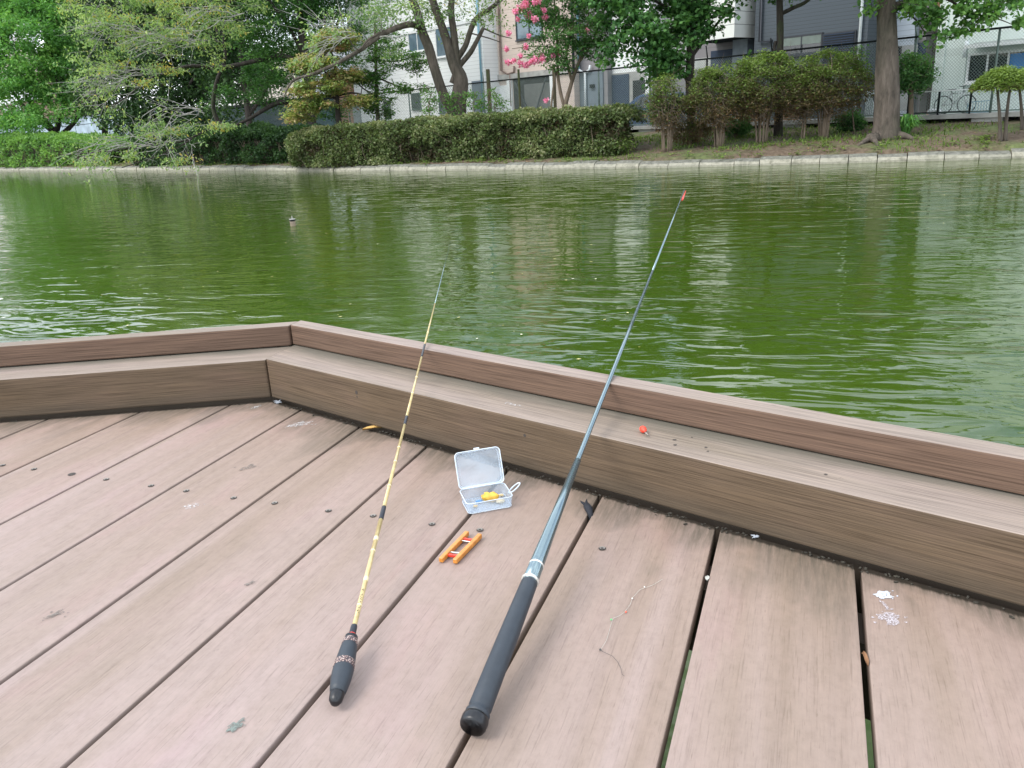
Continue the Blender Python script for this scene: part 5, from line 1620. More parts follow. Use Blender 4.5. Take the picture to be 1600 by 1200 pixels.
tree('tall_far_tree', 'tall green tree in the distance closing the gap right of the far-left tree', 165, 62, [[(165, 238, 10), (163, 180, 8), (160, 100, 6)]],
     [ell(150, 90, 62, 60, 80), ell(200, 40, 62, 60, 60), ell(130, 10, 62, 50, 50), ell(290, 90, 60, 60, 50), ell(370, 95, 60, 60, 50)], 340, 36000, 0.26, G_SHADED, M_BARKD, clr=1.3, seed=14, tint=(0.7, 0.2))
# fans of long bare grey twigs hanging from the cherry
def twig_fan(label, px, py, Y, ends, n, seed):
    """ends: ((x0,y0),(x1,y1)) photograph points the fan sweeps between"""
    rng = np.random.default_rng(seed); b = P2(px, py, Y); mb = MB(); L = []
    for i in range(int(n * 0.55)):
        f = rng.uniform(); ex_ = ends[0][0] * (1 - f) + ends[1][0] * f + rng.normal(0, 6); ey_ = ends[0][1] * (1 - f) + ends[1][1] * f + rng.normal(0, 3)
        e = P2(ex_, ey_, Y - rng.uniform(0.3, 1.6)); st = P2(px + (ex_ - px) * rng.uniform(0, .35), py + (ey_ - py) * rng.uniform(0, .3), Y)
        pts = branch_to(st, e, rng, 0.10, 7); mb.tube(pts, list(np.linspace(0.014, 0.005, 8)), 4, False)
        for _ in range(5):
            j = int(rng.integers(2, 7)); d = (pts[j] - pts[j - 1]); d = d / np.linalg.norm(d); w = d + rng.normal(size=3) * 0.55
            q = pts[j] + w * rng.uniform(0.3, 0.9); mb.tube([pts[j], (pts[j] + q) / 2 + UPV * 0.03, q], [0.009, 0.007, 0.004], 3, False)
            if rng.uniform() < 0.8: L += [q + rng.normal(size=3) * 0.09 for _ in range(10)]
        if rng.uniform() < 0.6: L += [e + rng.normal(size=3) * 0.10 for _ in range(10)]
    t = mb.build('drooping_branch', M_TWIG, None, origin=tuple(b)); tag(t, label, 'branch', 'bare drooping branches of the cherry')
    L = np.array(L); o = np_quads('leaves', leaf_quads(L, 0.12, rng, up=0.2, aspect=0.42, droop=1.2), G_PALE, None, rng.normal(0.45, 0.22, len(L)), origin=tuple(b)); o.parent = t; o.location = (0, 0, 0)

for lb, px, py, Y, ends, n, sd0 in (
    ('spray of grey twigs sweeping left across the middle of the cherry', 255, 112, 33.6, ((118, 128), (135, 168)), 16, 201),
    ('second spray of grey twigs below the main cherry limb', 225, 130, 33.4, ((112, 146), (170, 178)), 12, 202),
    ('upper spray of grey twigs over the yellow-green leaves at the top', 240, 50, 33.4, ((118, 30), (140, 75)), 12, 203),
    ('lowest spray of long twigs almost touching the water', 262, 222, 32.6, ((88, 240), (150, 262)), 16, 204),
    ('leafy twig spray above the stone edging left of the leaning trunk', 290, 214, 32.8, ((200, 225), (300, 258)), 12, 205),
    ('bare twigs crossing in front of the leaning trunk', 330, 170, 33.2, ((200, 195), (260, 232)), 14, 206),
    ('grey twigs fanning through the top of the cherry crown', 330, 60, 33.8, ((180, 60), (230, 110)), 16, 207),
    ('thin grey twigs high above the dense maple', 400, 20, 33.8, ((280, 20), (300, 80)), 12, 208),
    ('pale twigs on the limb reaching left from the forked tree', 560, 50, 28.6, ((470, 40), (500, 100)), 12, 209)):
    twig_fan(lb, px, py, Y, ends, n, sd0)
# small turning trees in front of the white house
tree('turning_tree', 'small tree with yellow-green and pinkish layered leaves left of the white house', 529, 31.8,
     [[(530, 200, 9), (528, 180, 8), (527, 150, 6), (524, 110, 4.5), (515, 70, 3), (505, 20, 2)], [(527, 155, 4), (505, 150, 3), (480, 170, 2.4), (455, 182, 1.5)], [(527, 150, 3.5), (550, 145, 2.6), (575, 150, 1.6)], [(526, 130, 3), (500, 105, 2.2), (485, 98, 1.5)]],
     [ell(460, 182, 31.4, 30, 8), ell(490, 165, 31.4, 32, 9), ell(500, 138, 31.4, 38, 13), ell(540, 120, 31.9, 30, 10), ell(490, 100, 31.4, 32, 12), ell(520, 62, 31.9, 34, 14), ell(560, 158, 31.4, 26, 7)],
     260, 17000, 0.115, G_RED, M_BARKD, clr=0.36, flat=0.4, seed=15, tint=(0.42, 0.26), up=0.6, shell=0.3)
tree('slender_tree', 'slender leafy tree with a thin trunk standing before the white house wall', 592, 32.5,
     [[(592, 205, 6), (590, 180, 6), (588, 130, 5), (587, 80, 4), (585, 20, 2.5)], [(588, 120, 2.6), (615, 132, 2), (645, 140, 1.4)], [(588, 95, 2.6), (625, 95, 2), (650, 85, 1.4)], [(589, 150, 2.4), (570, 140, 2), (556, 128, 1.3)]],
     [ell(588, 110, 32.5, 22, 38), ell(590, 165, 32.5, 26, 18), ell(636, 136, 32, 38, 8), ell(640, 92, 32, 30, 14), ell(600, 60, 32.5, 30, 18), ell(660, 108, 32, 20, 8), ell(565, 120, 32.5, 22, 10)],
     170, 8500, 0.105, G_MID, M_BARK, clr=0.34, flat=0.45, seed=16, tint=(0.45, 0.3), up=0.6, shell=0.3)
# big forked tree
tree('forked_tree', 'large dark forked tree with two thick trunks rising behind the long hedge', 708, 30.5,
     [[(712, 190, 34), (716, 160, 25), (720, 125, 22), (709, 100, 17), (700, 70, 14), (690, 40, 12), (676, 0, 11), (660, -60, 9), (650, -160, 6)],
      [(712, 178, 18), (694, 150, 15), (680, 110, 14), (670, 75, 14), (660, 50, 13), (652, 20, 12), (640, -10, 10), (610, -80, 7), (590, -160, 4)],
      [(716, 108, 12), (712, 80, 11), (709, 50, 10), (705, 10, 9), (715, -60, 7), (730, -150, 4)],
      [(706, 130, 8), (716, 106, 8), (735, 82, 7.5), (746, 62, 6), (755, 44, 5)],
      [(712, 95, 9), (727, 72, 8), (735, 48, 7.5), (745, 28, 7), (768, 12, 6), (795, -10, 5), (850, -50, 3)],
      [(660, 45, 10), (640, 38, 9, -0.5), (600, 52, 7.5, -1), (560, 80, 6, -1.5), (520, 102, 5, -2), (485, 117, 4.4, -2.3), (461, 124, 3.6, -2.5), (450, 137, 2.6, -2.6), (443, 153, 1.6, -2.6)],
      [(461, 124, 2.2, -2.5), (452, 118, 1.5, -2.6), (446, 123, 1.1, -2.6)],
      [(600, 48, 4, -1), (575, 62, 3, -1.4), (560, 78, 2, -1.6), (545, 60, 1.5, -1.8), (532, 22, 1.2, -2)],
      [(755, 44, 2.4), (780, 55, 1.6), (800, 60, 1.1)], [(736, 52, 2), (765, 60, 1.6), (782, 66, 1.2)]],
     [ell(640, 25, 30, 62, 18), ell(560, 30, 29.5, 55, 22), ell(720, 25, 30.5, 55, 22), ell(772, 35, 30, 34, 26), ell(590, -30, 30, 100, 50), ell(700, -70, 31, 140, 70), ell(800, -60, 30.5, 90, 60), ell(650, -180, 31, 150, 70), ell(600, 75, 29.5, 45, 12), ell(700, 60, 30.5, 30, 14)],
     430, 21000, 0.105, G_PALE, M_BARK, clr=0.5, flat=0.5, seed=21, twig_bark=M_TWIG, tint=(0.36, 0.26), droop=0.6, shell=0.4)
# creeper at the foot of the forked tree
rng = np.random.default_rng(5)
b = gp(708, 30.2)
C = np.array([P2(rng.normal(706, 9), rng.uniform(145, 188), 30.2 + rng.uniform(-.35, .1)) for _ in range(420)])
o = np_quads('ivy', leaf_quads(C, 0.09, rng), G_MID, None, rng.normal(0.55, 0.2, 420), origin=tuple(b))
tag(o, 'patch of bright creeper climbing the foot of the forked tree', 'ivy')
for nm_, px_, lb in (('sapling', 672, 'thin sprig of leaves left of the forked trunk above the hedge'), ('sapling', 742, 'thin sprig of leaves right of the forked trunk against the white wall'), ('sapling', 775, 'leafy sapling tangled in the fence between mossy post and carport')):
    tree(nm_, lb, px_, 29.6, [[(px_, 190, 1.6), (px_ - 2, 165, 1.3), (px_ + 2, 145, 1)]], [ell(px_, 160, 29.6, 16, 20)], 22, 420, 0.09, G_MID, M_STEM, clr=0.22, seed=px_, tint=(0.55, 0.2), cat='sapling', shell=0.2)

# crape myrtle
cm = tree('crape_myrtle', 'crape myrtle with bunches of pink blossom and several thin pale trunks', 882, 26.3,
     [[(883, 182, 8), (883, 165, 7), (890, 140, 6), (896, 120, 5.5), (905, 95, 4.5), (915, 60, 3.5), (920, 20, 2.5)], [(882, 168, 5), (876, 145, 5), (872, 120, 4.6), (871, 90, 4), (870, 50, 3), (866, 0, 2)],
      [(893, 125, 4.5), (888, 105, 4.2), (885, 85, 3.5), (895, 40, 2.6)], [(868, 112, 3), (862, 160, 3.2), (863, 180, 3.4)], [(903, 100, 2.6), (912, 88, 2.2), (916, 76, 1.6)], [(872, 90, 2.4), (850, 84, 1.8), (825, 88, 1.2), (797, 97, 0.9)], [(871, 76, 2), (840, 72, 1.5), (800, 76, 0.9)]],
     [ell(900, 45, 26.3, 48, 34), ell(866, 60, 26, 32, 22), ell(930, 75, 26.3, 30, 18), ell(850, 82, 25.8, 34, 9), ell(876, 95, 26, 26, 10), ell(880, -5, 26.5, 60, 36), ell(840, 20, 26, 26, 22), ell(900, -70, 26.5, 80, 50), ell(870, 105, 26, 20, 5)],
     420, 27000, 0.085, G_DARK, M_STEM, clr=0.30, flat=0.55, seed=25, tint=(0.62, 0.26), shell=0.45)
rng = np.random.default_rng(9)
pk = [(814, 12, 9), (822, 7, 8), (827, 23, 8), (835, 30, 6), (852, 27, 6), (838, 2, 8), (795, 52, 5), (826, 56, 4), (791, 77, 5), (822, 73, 6), (813, 87, 5), (794, 97, 7), (803, 95, 5), (813, 99, 6), (822, 102, 6), (837, 94, 8), (830, 97, 6), (848, 93, 5), (864, 87, 4), (873, 84, 4), (854, 157, 4), (917, 47, 4), (850, 16, 5), (809, 30, 4), (845, 88, 5), (805, 18, 6), (825, -8, 9), (850, -20, 10), (800, -20, 8), (870, -40, 10)]
for x, y, r in pk:
    r *= 0.85; n = int(20 * r); c = P2(x, y, 25.6 + rng.uniform(-.3, .3)); R = r * 25.6 / F_PX * 0.95
    d = rng.normal(size=(n, 3)); d /= np.linalg.norm(d, axis=1)[:, None]
    C = c + d * R * (rng.uniform(0, 1, n) ** 0.5)[:, None] * np.array((1, 1, 0.85))
    np_quads('blossom', leaf_quads(C, 0.055, rng, up=0.2, aspect=0.9), G_PINK, cm, rng.normal(0.5, 0.25, n), origin=tuple(c))
# big-leaved dark maple right of centre
tree('broadleaf_maple', 'dark leafy maple with hand-sized leaves between blue car and panelled house', 1080, 25.2,
     [[(1082, 218, 17), (1080, 180, 13), (1078, 120, 13), (1080, 60, 12), (1083, 0, 10), (1085, -80, 7)], [(1076, 130, 6), (1055, 90, 5), (1035, 60, 4), (1000, 40, 3)], [(1080, 90, 5), (1110, 50, 4), (1135, 20, 3)], [(1078, 60, 5), (1040, 10, 4), (980, -10, 3)], [(1077, 150, 4), (1060, 160, 3), (1040, 150, 2)]],
     [ell(1050, 55, 25, 52, 42), ell(1000, 55, 24.8, 40, 38), ell(1045, 112, 25, 30, 28), ell(1110, 85, 25, 20, 14), ell(1020, 95, 24.8, 34, 12), ell(960, 70, 25, 26, 28), ell(1050, 165, 25, 30, 22), ell(1112, 20, 25, 30, 26), ell(1020, -20, 25.2, 90, 40), ell(1060, -110, 25.5, 150, 70), ell(955, 10, 25, 36, 30)],
     430, 26000, 0.135, G_DARK, M_BARKD, clr=0.42, flat=0.5, seed=31, tint=(0.58, 0.26), aspect=0.8, up=0.5, shell=0.4, droop=0.5)
# thin trunk tree
tree('thin_trunk_tree', 'slim straight tree with one forked limb in front of the slate-blue house', 1216, 24.8,
     [[(1216, 215, 11), (1217, 160, 10), (1218, 100, 10), (1219, 50, 10), (1218, 0, 9), (1216, -80, 6)], [(1220, 22, 6), (1240, 12, 5.5), (1263, 0, 5), (1300, -40, 4)], [(1217, 85, 4), (1210, 78, 5), (1212, 64, 4)]],
     [ell(1215, -70, 25, 110, 55), ell(1310, -60, 25, 70, 45), ell(1330, 4, 24.5, 14, 6), ell(1210, 75, 24.6, 12, 8), ell(1200, 92, 24.6, 26, 8), ell(1250, 72, 24.6, 10, 5), ell(1205, 2, 25, 18, 8)],
     190, 8000, 0.12, G_MID, M_BARKD, clr=0.36, seed=33, tint=(0.5, 0.24), aspect=0.7)
# large trunk
tree('large_trunk_tree', 'large grey-brown trunk flaring into the bank right of the shrubs', 1385, 21.9,
     [[(1385, 214, 36), (1385, 195, 37), (1386, 150, 35), (1386, 100, 32), (1386, 60, 28), (1385, 20, 26), (1384, -20, 24), (1380, -110, 17), (1370, -200, 10)],
      [(1392, 16, 12), (1402, 8, 10), (1422, 0, 9), (1470, -30, 7), (1540, -60, 5)], [(1384, -60, 10), (1340, -110, 7), (1280, -170, 5)], [(1450, -18, 5), (1500, 10, 3), (1530, 32, 2), (1510, 48, 1.2)], [(1520, 22, 2.2), (1560, 30, 1.6), (1585, 40, 1)], [(1404, 6, 4), (1430, 30, 2.6), (1446, 52, 1.5)]],
     [ell(1440, 30, 21.5, 34, 14), ell(1447, 60, 21.5, 16, 14), ell(1500, 25, 21.3, 55, 16), ell(1560, 14, 21.3, 55, 20), ell(1512, 48, 21.2, 30, 12), ell(1582, 48, 21.2, 14, 14), ell(1362, 18, 21.6, 12, 18), ell(1478, 4, 21.5, 70, 14), ell(1400, -90, 22, 170, 60), ell(1500, -35, 22, 90, 30), ell(1345, -200, 22.5, 150, 80)],
     520, 27000, 0.115, G_MID, M_BARK, clr=0.34, flat=0.5, seed=37, tint=(0.55, 0.25), aspect=0.8, droop=0.6, shell=0.4, trunk_n=20)
# surface roots
rt = gp(1385, 21.9)
for k, (x0, x1, y1) in enumerate(((1368, 1340, 21.3), (1360, 1372, 21.0), (1402, 1432, 21.2))):
    p, q = gp(x0, 21.7, 0.06), gp(x1, y1, -0.02)
    mb = MB(); pts, rs = smooth_path([p, (p + q) / 2 + Vector((0, 0, 0.05)), q], [0.14, 0.07, 0.03], 4); mb.tube(pts, rs, 8)
    tag(mb.build('tree_root', M_BARK, smooth=True), ['root spreading left from the large grey trunk', 'short root at the front of the large grey trunk', 'root spreading right from the large grey trunk'][k], 'root')

# ---- tall shrubs with bare stems
def shrub(name, label, px, Y, ytop, half, ybase, seed, nleaf=7000, lm=None, stem_n=11, leaf=0.062, bottom=0.22, cat='shrub', group=None, lean=0):
    rng = np.random.default_rng(seed); b = gp(px, Y); k = Y / F_PX * 1.04
    t = empty(name, b, label=label, cat=cat, group=group)
    ptop = P2(px, ytop, Y); Ht = ptop[2] - b.z; W = half * k
    cx = np.array((b.x, b.y, b.z))
    tips = []
    for i in range(stem_n):
        a = rng.uniform(0, 6.28); r = rng.uniform(0.1, 1) ** 0.7
        tip = cx + np.array((math.cos(a) * W * r * 0.9 + lean * k, math.sin(a) * W * r * 0.7, Ht * rng.uniform(0.62, 0.86)))
        st = cx + np.array((math.cos(a) * 0.12, math.sin(a) * 0.10, -0.06))
        pts, rs = smooth_path([st, st * 0.62 + tip * 0.38 + UPV * 0.10 * Ht - (tip - st) * np.array((0.16, 0.16, 0)), tip], [0.028, 0.020, 0.009], 4)
        mb = MB(); mb.tube(pts, rs, 6); mb.build('stem', M_STEM, t, smooth=True); tips += [(p, r_) for p, r_ in zip(pts[4:], rs[4:])]
    mb = MB(); TP = np.array([p for p, r in tips])
    n_c = 190
    d = rng.normal(size=(n_c, 3)); d /= np.linalg.norm(d, axis=1)[:, None]
    rr = rng.uniform(0.3, 1, n_c) ** 0.45
    zc = Ht * (1 + bottom) / 2
    C = cx + np.array((lean * k, 0, zc)) + d * rr[:, None] * np.array((W, W * 0.8, Ht * (1 - bottom) / 2 * 1.05))
    fz = np.clip((C[:, 2] - b.z) / Ht, 0, 1); C[:, :2] = cx[:2] + (C[:, :2] - cx[:2]) * (0.45 + 0.9 * np.minimum(1, fz / 0.75) )[:, None]
    C[:, 2] -= 0.10 * Ht * (np.linalg.norm(C[:, :2] - cx[:2], axis=1) / W) ** 2; C[:, 2] += (1 - np.clip(np.linalg.norm(C[:, :2] - cx[:2], axis=1) / (W * 1.3), 0, 1)) * 0.0 + 0.0 * Ht * (np.linalg.norm(C[:, :2] - cx[:2], axis=1) / W > 0.7) * (fz > 0.5)
    for c in C:
        j = int(np.argmin(np.linalg.norm(TP - c, axis=1))); mb.tube(branch_to(TP[j], c, rng, 0.08, 3), [0.008, 0.007, 0.005, 0.003], 3, False)
        for _ in range(3):
            e = c + rng.normal(size=3) * 0.2; mb.tube([c, e], [0.004, 0.002], 3, False)
    tag(mb.build('twigs', M_STEM, t), kind='stuff')
    zf = np.clip((C[:, 2] - b.z) / Ht, 0, 1)
    w = 0.12 + np.clip((zf - bottom) / (1 - bottom), 0, 1) ** 1.1; w /= w.sum()
    idx = rng.choice(n_c, nleaf, p=w)
    d = rng.normal(size=(nleaf, 3)); d /= np.linalg.norm(d, axis=1)[:, None]
    pos = C[idx] + d * (rng.uniform(0.1, 1, nleaf) ** 0.6)[:, None] * np.array((0.26, 0.26, 0.15))
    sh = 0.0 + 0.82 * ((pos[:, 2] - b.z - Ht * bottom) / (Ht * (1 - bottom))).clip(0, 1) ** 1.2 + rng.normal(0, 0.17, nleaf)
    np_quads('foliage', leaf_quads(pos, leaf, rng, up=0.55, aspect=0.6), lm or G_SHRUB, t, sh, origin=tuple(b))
    return t
grp = 'tall vase-shaped shrubs with bare stems'
shrub('tall_shrub', 'leftmost vase-shaped shrub, dark, beside the broadleaf maple trunk', 1042, 24.0, 120, 24, 216, 41, 4200, G_SHRUB, group=grp)
shrub('tall_shrub', 'vase-shaped shrub in front of the orange timber stack', 1124, 23.8, 100, 46, 216, 42, 13000, group=grp)
shrub('tall_shrub', 'vase-shaped shrub with reddish stems below the slim straight tree', 1190, 23.6, 86, 50, 215, 43, 14000, group=grp, stem_n=12)
shrub('tall_shrub', 'small two-stemmed shrub between the two widest vase shrubs', 1249, 23.3, 98, 34, 214, 44, 6500, group=grp, stem_n=2)
shrub('tall_shrub', 'widest vase-shaped shrub, rightmost, spreading under the louvred shutter', 1288, 23.3, 82, 54, 214, 45, 15000, group=grp, stem_n=14)
tree('leafy_sprig', 'light leafy sprig poking up beside the drainpipe above the rightmost tall shrub', 1338, 23.6, [[(1330, 150, 1.6), (1338, 110, 1.2), (1345, 85, 0.8)]], [ell(1338, 100, 23.6, 13, 24)], 26, 420, 0.08, G_MID, M_STEM, clr=0.2, seed=77, tint=(0.6, 0.2), cat='sprig', shell=0.2)
def round_bush(name, label, px, Y, cy, rx, ry, n, leaf, lm, seed, trunk=True, cat='shrub', tint=(0.5, 0.22), tintz=0.1):
    return tree(name, label, px, Y, [[(px, cy + ry, 6), (px, cy, 4)]], [ell(px, cy, Y, rx, ry)], max(40, n // 60), n, leaf, lm, M_STEM, clr=0.22, flat=0.9, seed=seed, tint=tint, cat=cat, shell=0.75, tintz=tintz)
round_bush('round_bush', 'dense rounded dark bush directly right of the large trunk', 1424, 23.2, 116, 30, 26, 7500, 0.07, G_DARK, 51, tint=(0.6, 0.22))
round_bush('undergrowth_bush', 'dark low bush under the tall shrubs behind their stems', 1150, 25.4, 200, 22, 13, 2200, 0.08, G_DARK, 52)
round_bush('undergrowth_bush', 'dark low bush in the void left of the large trunk', 1328, 24.2, 190, 20, 14, 2000, 0.08, G_DARK, 53)
round_bush('undergrowth_bush', 'brown-green scruffy bush at the foot of the broadleaf maple', 1078, 24.6, 205, 34, 14, 3000, 0.06, G_SHRUB, 54, tint=(0.2, 0.2))
# topiary umbrella shrubs on the right
for px, Y, lb, sd_, ytop, half in ((1567, 19.9, 'flat-topped umbrella shrub on twin thin stems near the right edge', 61, 104, 42), (1601, 20.8, 'second umbrella shrub cut by the right edge of the view', 62, 106, 30)):
    b = gp(px, Y); k = Y / F_PX * 1.04
    t = empty('umbrella_shrub', b, label=lb, cat='shrub', group='umbrella-shaped shrubs')
    rng = np.random.default_rng(sd_)
    c0 = P2(px, 132, Y)
    for dx in (-0.05, 0.06):
        pts, rs = smooth_path([np.array(b) + (dx, 0, -0.05), np.array(b) * 0.5 + c0 * 0.5 + (dx * 1.6, 0, 0), c0 + (dx * 3, 0, 0.05)], [0.05, 0.036, 0.024], 4); mb = MB(); mb.tube(pts, rs, 7); mb.build('stem', M_BARK, t, smooth=True)
    n = 9000; W = half * k
    a = rng.uniform(0, 6.28, n); r = np.sqrt(rng.uniform(0, 1, n)) * W
    top = P2(px, ytop, Y)[2]; low = P2(px, 150, Y)[2]
    th = (1 - (r / W) ** 2)
    zt = low + 0.12 + (top - low - 0.12) * th ** 0.7; zb = low + 0.06 + 0.12 * (r / W)
    z = zb + (zt - zb) * rng.uniform(0, 1, n) ** 0.35
    pos = np.stack([c0[0] + r * np.cos(a), c0[1] + r * np.sin(a) * 0.9, z + rng.normal(0, 0.025, n)], 1)
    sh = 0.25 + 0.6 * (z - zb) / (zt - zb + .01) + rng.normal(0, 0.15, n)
    np_quads('foliage', leaf_quads(pos, 0.055, rng, up=0.6, aspect=0.6), G_SHRUB, t, sh, origin=tuple(b))
    mb = MB()
    for _ in range(60):
        j = rng.integers(n); mb.tube(branch_to(c0 + np.array((0, 0, -.02)), pos[j], rng, 0.05, 3), [0.014, 0.010, 0.006, 0.003], 4, False)
    tag(mb.build('twigs', M_STEM, t), kind='stuff')
# strap-leaved clump
b = gp(1414, 21.9); rng = np.random.default_rng(70); mbv = []
for i in range(170):
    a = rng.uniform(0, 6.28); L = rng.uniform(0.35, 0.75); out = rng.uniform(0.15, 0.5)
    d = np.array((math.cos(a), math.sin(a), 0)); s_ = np.array((-d[1], d[0], 0)) * 0.016; c = np.array(b) + d * rng.uniform(0, .08)
    P = [c, c + d * out * .3 + UPV * L * .55, c + d * out * .7 + UPV * L * .75, c + d * out * 1.05 + UPV * L * .55]
    for j in range(3):
        w0, w1 = (1, 1.1, .8, .15)[j], (1, 1.1, .8, .15)[j + 1]; mbv.append([P[j] - s_ * w0, P[j] + s_ * w0, P[j + 1] + s_ * w1, P[j + 1] - s_ * w1])
o = np_quads('strap_leaf_plant', np.array(mbv), G_BRIGHT, None, np.repeat(rng.normal(0.4, 0.2, 170), 3), origin=tuple(b)); tag(o, 'clump of arching strap-like green leaves at the right foot of the large trunk', 'plant')

# ---- hedges
def hedge(name, label, path, depth, n, leaf, lm, seed, cat='hedge', tint=0.45, rough=0.10, core=True, round_=0.35):
    """path: list of (px, Y_front, y_top_px). leaves over a rounded, uneven box that follows the path"""
    rng = np.random.default_rng(seed)
    fr = [gp(px, Y) for px, Y, yt in path]; tops = [P2(px, yt, Y + depth * 0.25)[2] for px, Y, yt in path]
    b = fr[len(fr) // 2]; t = empty(name, b, label=label, cat=cat)
    F_ = np.array([(p.x, p.y, p.z) for p in fr]); seg = np.linalg.norm(np.diff(F_[:, :2], axis=0), axis=1); cu = np.concatenate([[0], np.cumsum(seg)])
    def at_s(s):
        x = np.interp(s, cu, F_[:, 0]); y = np.interp(s, cu, F_[:, 1]); z = np.interp(s, cu, F_[:, 2]); h = np.interp(s, cu, np.array(tops)) - z
        return x, y, z, h
    dirv = np.diff(F_[:, :2], axis=0) / seg[:, None]
    s = rng.uniform(0, cu[-1], n); i = np.clip(np.searchsorted(cu, s) - 1, 0, len(seg) - 1); d = dirv[i]; nn = np.stack([-d[:, 1], d[:, 0]], 1)
    if nn[0] @ np.array((0, 1.0)) < 0: nn = -nn
    x, y, z, h = at_s(s)
    # position on the cross-section outline: front face, rounded shoulder, top
    u = rng.uniform(0, 1, n); L1 = h; L2 = depth
    tpos = u * (L1 + L2)
    v = np.where(tpos < L1, 0.02, tpos - L1); w = np.where(tpos < L1, tpos, h)
    # rounding at the shoulder
    k = np.clip(1 - (h - w) / round_, 0, 1) * np.clip(1 - v / round_, 0, 1)
    v = v + k * round_ * 0.3; w = w - k * round_ * 0.3
    wob = np.array([noise.noise(Vector((sx * 0.9, wz * 1.6, 4.0))) for sx, wz in zip(s, w + v)]) * rough * 2.2 + np.array([noise.noise(Vector((sx * 3.1, wz * 3.6, 9.0))) for sx, wz in zip(s, w + v)]) * rough
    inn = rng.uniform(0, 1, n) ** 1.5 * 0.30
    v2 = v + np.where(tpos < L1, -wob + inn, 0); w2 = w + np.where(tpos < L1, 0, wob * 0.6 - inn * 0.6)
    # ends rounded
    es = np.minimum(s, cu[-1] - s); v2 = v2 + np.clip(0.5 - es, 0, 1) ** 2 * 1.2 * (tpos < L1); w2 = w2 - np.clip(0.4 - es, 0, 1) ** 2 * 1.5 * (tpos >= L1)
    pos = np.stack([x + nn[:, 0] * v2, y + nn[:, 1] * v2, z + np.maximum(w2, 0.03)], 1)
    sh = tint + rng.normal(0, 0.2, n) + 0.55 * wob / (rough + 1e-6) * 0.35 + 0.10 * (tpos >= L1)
    pt = np.array([noise.noise(Vector((sx * 0.8, wz * 1.1, 22.0))) for sx, wz in zip(s, w)])
    sh += pt * 0.5
    ne = int(n * 0.05); ex_ = []
    for endi in (0, 1):
        se = 0.35 if endi == 0 else cu[-1] - 0.35
        xx, yy, zz, hh = at_s(se); ii = 0 if endi == 0 else len(seg) - 1; nd = np.array((-dirv[ii][1], dirv[ii][0]));
        if nd[1] < 0: nd = -nd
        dd_ = dirv[ii] * (-1 if endi == 0 else 1)
        va = rng.uniform(0.1, depth, ne // 2); wa = rng.uniform(0.05, hh * 0.96, ne // 2); oa = 0.18 * np.sin(va * 5) * np.sin(wa * 6) + rng.uniform(-.25, 0.1, ne // 2) - 0.35 * (np.abs(va - depth / 2) / depth * 2) ** 3
        ex_.append(np.stack([xx + nd[0] * va + dd_[0] * oa, yy + nd[1] * va + dd_[1] * oa, zz + wa], 1))
    pos = np.vstack([pos] + ex_); sh = np.concatenate([sh, tint + rng.normal(0, 0.22, len(pos) - n)])
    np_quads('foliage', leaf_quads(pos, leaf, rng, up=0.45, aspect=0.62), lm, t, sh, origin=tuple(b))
    # solid core that stops see-through; the interior's shade is put into its colour
    mb = MB(); m = max(6, int(cu[-1] / 0.35)); rows_ = []
    for q in range(m + 1):
        ss = 0.75 + (cu[-1] - 1.5) * q / m; xx, yy, zz, hh = at_s(ss); ii = min(len(seg) - 1, max(0, int(np.searchsorted(cu, ss)) - 1)); nd = np.array((-dirv[ii][1], dirv[ii][0]));
        if nd[1] < 0: nd = -nd
        ins = 0.30 + 0.06 * math.sin(q * 2.3)
        rows_.append([(xx + nd[0] * a_, yy + nd[1] * a_, zz + b_) for a_, b_ in ((ins + .05, -0.1), (ins, hh * 0.5), (ins + 0.1, hh - 0.27), (depth, hh - 0.27), (depth, -0.1))])
    vs = [p for r_ in rows_ for p in r_]; k5 = 5; fs = []
    for q in range(m):
        for j in range(k5 - 1): a_ = q * k5 + j; fs.append((a_, a_ + k5, a_ + k5 + 1, a_ + 1))
    fs += [tuple(range(k5)), tuple(m * k5 + j for j in range(k5 - 1, -1, -1))]
    mb.add(vs, fs); mb.build('dark_core', M_HCORE, t)
    # bare stems showing at the foot
    mb = MB()
    for q in range(int(cu[-1] * 7)):
        ss = rng.uniform(0.1, cu[-1] - 0.1); xx, yy, zz, hh = at_s(ss); ii = min(len(seg) - 1, max(0, int(np.searchsorted(cu, ss)) - 1)); nd = np.array((-dirv[ii][1], dirv[ii][0]))
        if nd[1] < 0: nd = -nd
        o0 = rng.uniform(0.12, 0.3); p0 = np.array((xx + nd[0] * o0, yy + nd[1] * o0, zz - 0.03)); mb.tube([p0, p0 + np.array((rng.normal(0, .12), rng.normal(0, .08), hh * 0.35)), p0 + np.array((rng.normal(0, .2), rng.normal(0, .1), hh * 0.7))], [0.012, 0.009, 0.004], 4, False)
    tag(mb.build('stems', M_STEM, t), kind='stuff')
    return t
M_HCORE = plain('hedge_shade_core', (0.030, 0.026, 0.016), 0.95, var=0.5, scale=12)
hedge('long_hedge', 'long clipped hedge running along the bank below the white house and carport', [(446, 31.6, 207), (520, 30.2, 197), (600, 28.9, 191), (700, 27.6, 184), (800, 26.2, 178), (900, 24.9, 172), (968, 24.1, 169)], 2.0, 76000, 0.085, G_HEDGE, 81, tint=0.48, rough=0.13)
hedge('low_shrubbery', 'dark shrubbery on the bank beneath the drooping cherry branches', [(205, 42.5, 208), (260, 40, 205), (330, 37.5, 203), (400, 35.2, 202), (448, 33.6, 206)], 2.4, 42000, 0.10, G_SHADED, 82, tint=0.42, rough=0.25)
